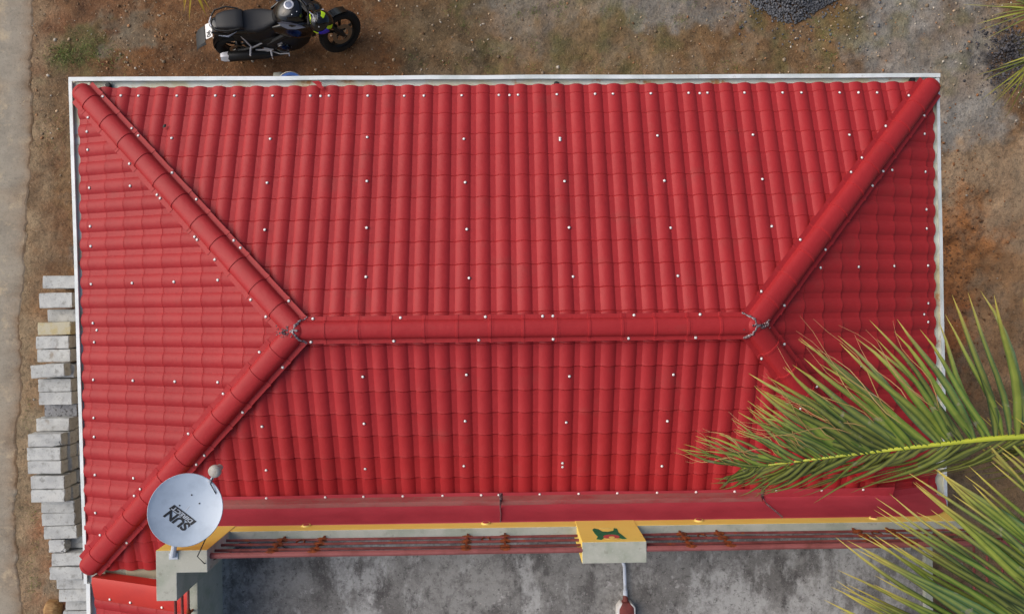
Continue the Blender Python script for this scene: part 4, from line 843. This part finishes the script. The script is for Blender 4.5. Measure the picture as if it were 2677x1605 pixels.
# ------------------------------------------------------------------ palms
def jitc(c, k): return tuple(max(0, v*(1+rnd.uniform(-k, k))) for v in c)
G1 = [lin(76, 106, 36), lin(56, 90, 38), lin(38, 74, 40), lin(94, 116, 40), lin(52, 86, 60), lin(28, 54, 28), lin(64, 92, 32), lin(42, 72, 46), lin(24, 46, 24)]; Gd = [lin(32, 46, 18), lin(46, 56, 22), lin(24, 36, 17), lin(66, 74, 34)]
DRY = [lin(184, 128, 96), lin(168, 120, 84), lin(150, 108, 70)]; TIP = lin(170, 146, 60); RIB = lin(186, 192, 84)
def leaflet(mb, base, d, L, w_, droop, col, tip=TIP, side=None, fold=.35, wav=0.0, n=7):
    d = Vector(d).normalized(); base = Vector(base)
    sd_ = d.cross(Vector((0, 0, 1))).normalized() if side is None else side
    up = sd_.cross(d).normalized(); o = len(mb.v); vs = []; cs = []; ph = rnd.uniform(0, 6.28); bend = rnd.gauss(0, .05)
    for i in range(n+1):
        t = i/n; p = base+d*L*t+Vector((0, 0, -1))*droop*L*t*t+sd_*(bend*L*t*t+wav*math.sin(t*7+ph)*.02)
        ww = w_*min(1, .45+t*3.5)*(1-t**1.7)**.8 if t < 1 else .0006; tw = rnd.gauss(0, .05)+t*.25
        s2 = (sd_*math.cos(tw)+up*math.sin(tw))
        vs += [p-s2*ww+up*ww*fold, p, p+s2*ww+up*ww*fold]
        k = max(0, (t-.62)/.38)**1.5; b = 1+.10*math.sin(t*9+ph)
        c = tuple((a*(1-k)+q*k)*b for a, q in zip(col, tip)); r = tuple(a*.6+q*.4 for a, q in zip(c, RIB)); cs += [(*c, 1), (*r, 1), (*c, 1)]
    fs = []
    for i in range(n):
        for j in (0, 1): a = i*3+j; fs.append((a, a+1, a+4, a+3))
    mb.add(vs, fs); mb.col = (mb.col or [])+cs
def catmull(P, t):
    P = [Vector(p) for p in P]; n = len(P)-1; x = min(max(t, 0), .9999)*n; i = int(x); f = x-i
    p0, p1, p2, p3 = P[max(i-1, 0)], P[i], P[i+1], P[min(i+2, n)]
    return .5*((2*p1)+(p2-p0)*f+(2*p0-5*p1+4*p2-p3)*f*f+(3*p1-p0-3*p2+p3)*f**3)
def rachis(P, tree, off, r0=.024, r1=.004):
    mb = MB(); pts = [catmull(P, i/40)-off for i in range(41)]; mb.tube(pts, [r0+(r1-r0)*i/40 for i in range(41)], 8, True, .8); return mb.build('frond', M['palm_rachis'], tree)
def palm(name, label, base, crown, P_extra, r=.13):
    base = Vector(base); crown = Vector(crown); t = thing(name, label, 'palm tree', base)
    mb = MB(); pts = []; rad = []
    for i in range(41):
        q = i/40; p = (base.lerp(crown, q)-base)+Vector((0, 0, 0)); p.x += .25*math.sin(q*math.pi)*(crown.x-base.x); pts.append(p); rad.append((r*(1.35-.45*q))*(1.06 if i % 2 else .97))
    mb.tube(pts, rad, 14); mb.build('trunk', M['trunk'], t)
    return t
def extra_fronds(tree, crown, base, dirs, L=3.6, zdrop=1.3):
    for a in dirs:
        d = Vector((math.cos(R(a)), math.sin(R(a)), 0)); c = Vector(crown)
        P_ = [c, c+d*L*.35+Vector((0, 0, .45)), c+d*L*.7+Vector((0, 0, .1)), c+d*L+Vector((0, 0, -zdrop))]
        fr = rachis(P_, tree, Vector(base)); mb = MB()
        for i in range(70):
            t = .15+.85*i/70; p = catmull(P_, t)-Vector(base); tg = (catmull(P_, min(t+.02, 1))-catmull(P_, t)).normalized(); sdv = tg.cross(Vector((0, 0, 1))).normalized()
            for s in (-1, 1): leaflet(mb, p, tg*(.4+.5*t)+sdv*s+Vector((0, 0, -.2)), .75*math.sin(math.pi*min(1, .25+.7*t))+.12, .02, .55, jitc(rnd.choice(G1), .12), n=4)
        o = mb.build('leaflets', M['palm'], fr, smooth=0); o['kind'] = 'stuff'
def lf_obj(parent, *a, **k):
    mb = MB(); leaflet(mb, *a, **k); return mb.build('leaflet', M['palm'], parent, smooth=60)

pa_base, pa_crown = Vector((11.9, -3.1, 0)), Vector((10.3, -3.0, 5.45))
pa = palm('palm_tree', 'tall coconut palm reaching its fronds over the roof and terrace', pa_base, pa_crown, None)
extra_fronds(pa, pa_crown, pa_base, (-70, -48, -26, -4, 18, 40, 62, 84))  # unseen fronds on the far side, made dense to shade the east slope
# frond over the roof
P1 = [(10.3, -3.0, 5.45), (9.2, -2.98, 5.55), (8.2, -3.0, 5.42), (7.27, -3.05, 5.2), (6.75, -3.115, 5.1), (6.30, -3.2, 4.95), (5.99, -3.27, 4.82), (5.62, -3.365, 4.62)]
f1 = rachis(P1, pa, pa_base, .028, .005)
KX = [5.6, 5.85, 5.99, 6.35, 6.66, 7.05, 7.3, 8.5]
UX = [-.50, -.50, -.44, -.75, -.72, -.40, -.10, -.02]; UY = [.13, .19, .28, .46, .70, .84, .95, 1.0]
nU = 68
for i in range(nU):
    t = .30+.695*(i/(nU-1)); p = catmull(P1, t); x = p.x+rnd.gauss(0, .01)
    d = Vector((np.interp(x, KX, UX), np.interp(x, KX, UY), 0)); L = d.length*rnd.uniform(.86, 1.08); d.normalize()
    d = Vector((d.x+rnd.gauss(0, .07), d.y+rnd.gauss(0, .07), .16+rnd.gauss(0, .05)))
    lf_obj(f1, p-pa_base, d, L, rnd.uniform(.021, .034)*(1 if x > 6.2 else .55), .22+rnd.uniform(-.06, .12), jitc(rnd.choice(G1), .10), side=None, fold=.3, wav=.6)
    if x < 6.9 and rnd.random() < .85:       # dried thread-like leaf tips
        d2 = Vector((d.x+rnd.gauss(0, .16), d.y+rnd.gauss(0, .14), .05+rnd.gauss(0, .08))); lf_obj(f1, p-pa_base+d.normalized()*L*.3, d2, L*rnd.uniform(.55, .95), .0035, .15+rnd.uniform(-.1, .2), jitc(rnd.choice(DRY), .1), tip=lin(196, 120, 100), wav=1.5)
nLo = 70
for i in range(nLo):
    t = .30+.69*i/(nLo-1); p = catmull(P1, t); x = p.x
    sp = np.interp(x, KX, [.18, .28, .34, .40, .42, .44, .46, .5])
    d = Vector((-.62+rnd.gauss(0, .08), -.62+rnd.gauss(0, .09), -.42+rnd.gauss(0, .1))); L = sp*rnd.uniform(1.1, 1.7)
    lf_obj(f1, p-pa_base+Vector((0, 0, -.004)), d, L, rnd.uniform(.013, .020), .45+rnd.uniform(-.1, .25), jitc(rnd.choice(Gd), .15), tip=lin(120, 96, 62), fold=.25, wav=.8)  # hanging side in dark greens: its shade is painted into the leaf colour
# frond over the terrace corner
P2 = [(10.3, -3.0, 5.45), (9.2, -3.1, 5.5), (8.3, -3.35, 5.35), (7.85, -3.75, 5.2), (7.55, -4.15, 5.05), (7.32, -4.55, 4.88), (7.18, -4.95, 4.7), (7.1, -5.3, 4.5)]
f2 = rachis(P2, pa, pa_base, .026, .005)
nW = 118
for i in range(nW):
    t = .22+.77*i/(nW-1); p = catmull(P2, t); a = np.interp(t, [.22, .4, .55, .7, .82, 1], [100, 128, 140, 149, 164, 195])+rnd.gauss(0, 3)
    L = np.interp(t, [.2, .4, .7, .9, 1], [.8, 1.05, 1.18, 1.1, .6])*rnd.uniform(.82, 1.08)
    lf_obj(f2, p-pa_base, (math.cos(R(a)), math.sin(R(a)), .12+rnd.gauss(0, .06)), L, rnd.uniform(.019, .028), .2+rnd.uniform(-.07, .1), jitc(rnd.choice(G1), .12), tip=lin(206, 176, 84), fold=.3, wav=.4)
    if i % 4 == 0: lf_obj(f2, p-pa_base, (math.cos(R(a-150)), math.sin(R(a-150)), -.3), L*.8, .016, .5, jitc(rnd.choice(Gd), .12), n=5)
# young palm at the north-east
pb_base, pb_crown = Vector((11.6, .9, 0)), Vector((11.3, .85, 1.9))
pb = palm('palm_tree', 'young olive-green palm on the grey sand beside the dark heap', pb_base, pb_crown, None, .10)
extra_fronds(pb, pb_crown, pb_base, (-20, 30, 75), 2.2, .8)
for P3, fan, cnt in (([(11.3, .85, 1.9), (10.7, .80, 2.25), (10.1, .62, 2.2), (9.62, .42, 2.0)], (190, 258), 46), ([(11.3, .85, 1.9), (10.8, 1.05, 2.2), (10.2, 1.02, 2.15), (9.65, .98, 1.95)], (150, 205), 30)):
    fr = rachis(P3, pb, pb_base, .016, .004)
    for i in range(cnt):
        t = .3+.7*i/(cnt-1); p = catmull(P3, t); a = rnd.uniform(*fan); lf_obj(fr, p-pb_base, (math.cos(R(a)), math.sin(R(a)), -.1+rnd.gauss(0, .1)), rnd.uniform(.35, .66), rnd.uniform(.010, .017), .3, jitc(rnd.choice(Gd+[lin(132, 132, 52)]), .15), tip=lin(150, 130, 70), n=5)
# palm to the north: yellowing leaf tips reach into view
pc_base, pc_crown = Vector((.6, 4.6, 0)), Vector((.5, 4.3, 2.6))
pc = palm('palm_tree', 'palm with yellowing leaflets hanging over the bare soil near the motorcycle', pc_base, pc_crown, None, .11)
extra_fronds(pc, pc_crown, pc_base, (40, 90, 140), 2.6, .9)
P4 = [(.5, 4.3, 2.6), (.47, 3.3, 2.7), (.45, 2.2, 2.3), (.44, 1.44, 1.6)]
fr = rachis(P4, pc, pc_base, .018, .004)
for i in range(40):
    t = .3+.7*i/39; p = catmull(P4, t); s = (-1, 1)[i % 2]; a = -90+s*np.interp(t, [.3, .8, 1], [60, 38, 14])+rnd.gauss(0, 5)
    lf_obj(fr, p-pc_base, (math.cos(R(a)), math.sin(R(a)), -.25), np.interp(t, [.3, .8, 1], [.6, .5, .34])*rnd.uniform(.85, 1.1), .012, .3, jitc(lin(196, 164, 34), .12), tip=lin(176, 124, 50), n=5)

# ------------------------------------------------------------------ loose material on the ground
ico = [(0, 0, -1), (.72, -.53, -.45), (-.28, -.85, -.45), (-.89, 0, -.45), (-.28, .85, -.45), (.72, .53, -.45), (.28, -.85, .45), (-.72, -.53, .45), (-.72, .53, .45), (.28, .85, .45), (.89, 0, .45), (0, 0, 1)]
icf = [(0,1,2),(1,0,5),(0,2,3),(0,3,4),(0,4,5),(1,5,10),(2,1,6),(3,2,7),(4,3,8),(5,4,9),(1,10,6),(2,6,7),(3,7,8),(4,8,9),(5,9,10),(6,10,11),(7,6,11),(8,7,11),(9,8,11),(10,9,11)]
ico = np.array(ico); icf = np.array(icf)
def stones(name, pos, size, cols, label, cat, seed=1):
    r = np.random.RandomState(seed); n = len(pos); v = ico[None]*(1+r.uniform(-.28, .28, (n, 12, 1)))*size[:, None, None]*r.uniform(.6, 1.25, (n, 1, 3))
    th = r.uniform(0, 6.28, n); c, s = np.cos(th)[:, None], np.sin(th)[:, None]; x = v[..., 0]*c-v[..., 1]*s; y = v[..., 0]*s+v[..., 1]*c; v = np.stack([x, y, v[..., 2]*.75], -1)+pos[:, None]
    f = icf[None]+12*np.arange(n)[:, None, None]; me = bpy.data.meshes.new(name); V = v.reshape(-1, 3); F = f.reshape(-1, 3)
    me.vertices.add(len(V)); me.vertices.foreach_set('co', V.astype('f').ravel()); me.loops.add(F.size); me.loops.foreach_set('vertex_index', F.astype('i').ravel()); me.polygons.add(len(F)); me.polygons.foreach_set('loop_start', np.arange(0, F.size, 3).astype('i'))
    at = me.color_attributes.new('Col', 'FLOAT_COLOR', 'POINT'); cc = np.repeat(np.concatenate([cols, np.ones((n, 1))], 1), 12, 0); at.data.foreach_set('color', cc.astype('f').ravel()); me.update(calc_edges=True)
    o = put(name, me, M['grit']); o['kind'] = 'stuff'; tag(o, label, cat); return o
r = np.random.RandomState(11)
def gzv(x, y):
    i = np.clip(np.searchsorted(xs, x), 1, nx-1); j = np.clip(np.searchsorted(ys, y), 1, ny-1); return GZ[i, j]
# heap of dark crushed stone
n = 7500; a = r.uniform(0, 6.28, n); q = np.sqrt(r.uniform(0, 1, n)); rr = q*.80*(1+.05*np.sin(3*a+1)+.04*np.sin(7*a)); px_, py_ = 7.88+rr*np.cos(a), 2.44+rr*np.sin(a)
hz = .30*np.clip(1-q, 0, 1)**.9; pos = np.stack([px_, py_, gzv(px_, py_)+hz*r.uniform(.75, 1, n)+.006], -1)
far = r.normal(0, .45, (700, 2))*[1.1, .9]+[7.88, 2.15]; pos = np.concatenate([pos, np.concatenate([far, (gzv(far[:, 0], far[:, 1])+.005)[:, None]], 1)])
g_ = r.uniform(.5, 1.35, (len(pos), 1)); stones('gravel_heap', pos, r.uniform(.009, .02, len(pos)), np.array([lin(100, 102, 108)])*g_, 'heap of dark grey crushed stone on the soil behind the house', 'gravel', 3)
mb = MB(); mb.lathe([(.001, .22), (.2, .17), (.42, .07), (.56, .0), (.62, -.04)], 24, Matrix.Translation((7.88, 2.44, 0))); mb.v = [(x+.02*math.sin(y*9), y, z) for x, y, z in mb.v]; mb.col = [(*lin(66, 66, 70), 1)]*len(mb.v); o = mb.build('gravel_core', M['grit']); o['kind'] = 'stuff'; tag(o, 'dark core of the crushed stone heap under its loose stones', 'gravel')
# pebbles all over the yard
n = 5200; px_ = r.uniform(-2.6, 11.3, n); py_ = np.where(r.rand(n) < .7, r.uniform(.1, 2.4, n), r.uniform(-6.6, 0, n)); keep = ((py_ > .15) | (px_ < -.3) | (px_ > 8.3)) & ~((px_ < -1.45) & (px_ > -2.3) & (py_ < -1.6) & (r.rand(n) < .6)); px_, py_ = px_[keep], py_[keep]
cl = fbm(px_, py_, 1.6, 91); k2 = r.rand(len(px_)) < np.clip((cl-.25)*2.2, .15, 1); px_, py_ = px_[k2], py_[k2]
pal = np.array([lin(196, 170, 140), lin(168, 150, 128), lin(140, 122, 100), lin(200, 190, 176), lin(120, 92, 66), lin(176, 130, 92)]); sz_ = r.gamma(2.0, .0035, len(px_))+.003
stones('pebbles', np.stack([px_, py_, gzv(px_, py_)+sz_*.3], -1), np.clip(sz_, .003, .024), pal[r.randint(0, 6, len(px_))]*r.uniform(.7, 1.1, (len(px_), 1)), 'scattered pale pebbles and clods over the bare yard soil', 'pebbles', 5)
n = 1500; px_ = r.normal(9.75, .42, n); py_ = r.normal(-1.5, .75, n); sz_ = r.gamma(2, .004, n)+.003; stones('soil_clods', np.stack([px_, py_, gzv(px_, py_)+sz_*.1], -1), np.clip(sz_, .003, .028), np.array([lin(150, 104, 68)])*r.uniform(.6, 1.15, (n, 1)), 'crumbled orange-brown soil clods along the east side of the house', 'soil', 6)
n = 1100; px_ = r.normal(10.8, .22, n); py_ = r.normal(1.15, .24, n); sz_ = r.gamma(2, .004, n)+.004; stones('dark_heap', np.stack([px_, py_, gzv(px_, py_)+np.exp(-((px_-10.5)**2+(py_-1.25)**2)/.12)*.12*r.rand(n)], -1), np.clip(sz_, .004, .026), np.array([lin(84, 82, 86)])*r.uniform(.5, 1.5, (n, 1)), 'dark heap of burnt rubble on the grey sand', 'rubble', 7)
# grass blades and dry litter
def blades(name, cx, cy, hmin, hmax, wid, cols, label, cat, lie=.8, seed=1):
    rr = np.random.RandomState(seed); n = len(cx); h = rr.uniform(hmin, hmax, n); a = rr.uniform(0, 6.28, n); l = rr.uniform(lie*.4, lie*1.3, n); dx, dy = np.cos(a), np.sin(a); z = gzv(cx, cy)
    w2 = wid*rr.uniform(.6, 1.4, n); b0 = np.stack([cx-dy*w2, cy+dx*w2, z], -1); b1 = np.stack([cx+dy*w2, cy-dx*w2, z], -1); m_ = np.stack([cx+dx*h*l*.5, cy+dy*h*l*.5, z+h*.6*(1.3-l*.7)], -1); off = np.stack([-dy*w2*.7, dx*w2*.7, 0*w2], -1); tp = np.stack([cx+dx*h*l, cy+dy*h*l, z+h*(1.15-l*.8).clip(.12)], -1)
    V = np.stack([b0, b1, m_-off, m_+off, tp], 1).reshape(-1, 3); o_ = 5*np.arange(n)[:, None]; F = np.concatenate([np.stack([o_[:, 0], o_[:, 0]+1, o_[:, 0]+2], -1), np.stack([o_[:, 0], o_[:, 0]+2, o_[:, 0]+3], -1), np.stack([o_[:, 0]+3, o_[:, 0]+2, o_[:, 0]+4], -1)])
    me = bpy.data.meshes.new(name); me.vertices.add(len(V)); me.vertices.foreach_set('co', V.astype('f').ravel()); me.loops.add(F.size); me.loops.foreach_set('vertex_index', F.astype('i').ravel()); me.polygons.add(len(F)); me.polygons.foreach_set('loop_start', np.arange(0, F.size, 3).astype('i'))
    cc = cols[rr.randint(0, len(cols), n)]*rr.uniform(.7, 1.2, (n, 1)); cc = np.repeat(np.concatenate([cc, np.ones((n, 1))], 1), 5, 0); at = me.color_attributes.new('Col', 'FLOAT_COLOR', 'POINT'); at.data.foreach_set('color', cc.astype('f').ravel()); me.update(calc_edges=True)
    o = put(name, me, M['grass']); o['kind'] = 'stuff'; tag(o, label, cat); return o
def clumps(cs, seed):
    rr = np.random.RandomState(seed); X, Y = [], []
    for x, y, sx, sy, n in cs: X.append(rr.normal(x, sx, n)); Y.append(rr.normal(y, sy, n))
    return np.concatenate(X), np.concatenate(Y)
gr = np.array([lin(92, 118, 46), lin(110, 128, 58), lin(76, 100, 40), lin(140, 140, 74)])
X, Y = clumps([(-1.95, 1.22, .12, .09, 420), (-1.65, 1.25, .2, .12, 320), (-1.3, 1.18, .12, .08, 60), (-1.45, .72, .12, .06, 80)], 1); blades('grass_patch', X, Y, .03, .08, .0022, gr, 'small green grass patch on the brown soil by the track', 'grass', seed=2)
rc = random.Random(5); cs = [(rc.uniform(2.5, 8.5), rc.uniform(.35, 2.1), .04, .04, rc.randint(10, 34)) for _ in range(75)]+[(-2.45+rc.uniform(-.1, .1), rc.uniform(-6, -3.2), .03, .07, 20) for _ in range(14)]+[(-2.1, rc.uniform(-.2, .3), .12, .1, 30) for _ in range(4)]
X, Y = clumps(cs, 3); blades('weed_tufts', X, Y, .015, .055, .0018, np.concatenate([gr, gr*1.1]), 'scattered low weed tufts on the mottled soil north of the house', 'grass', seed=4)
n = 2600; X = r.uniform(-2.5, 9, n); Y = r.uniform(.15, 2.3, n); w_ = fbm(X, Y, 1.3, 55) > .47; X, Y = X[w_], Y[w_]; X2, Y2 = clumps([(-2.0, .6, .25, .4, 260), (-1.5, .3, .4, .2, 160), (-.3, 1.75, .35, .12, 160), (-2.25, -3.9, .1, .3, 120), (-2.3, -5.5, .12, .5, 140)], 8)
dry = np.array([lin(176, 140, 100), lin(140, 104, 70), lin(196, 170, 130), lin(96, 66, 44)]); blades('dry_litter', np.concatenate([X, X2]), np.concatenate([Y, Y2]), .015, .06, .0018, dry, 'dry grass stalks and leaf litter strewn over the soil', 'litter', lie=1.2, seed=9)

for k, (x, y, lab) in enumerate(((.647, -.42, 'black curled leaf scrap on the red tiles beside a white screw'), (.60, -.70, 'flat black leaf scrap on the red tiles near the hip cap'))):
    z = Z0+(-y)*(Z1-Z0)/2.365; mb = MB(); mb.strip([[(x-.018, y-.012, z+.03), (x, y-.016, z+.044), (x+.014, y-.006, z+.036)], [(x-.014, y+.006, z+.034), (x+.002, y, z+.040), (x+.02, y+.01, z+.036)], [(x-.004, y+.016, z+.036), (x+.006, y+.018, z+.042), (x+.016, y+.02, z+.036)]])
    tag(mb.build('leaf_scrap', M['black_cable']), lab, 'leaf')
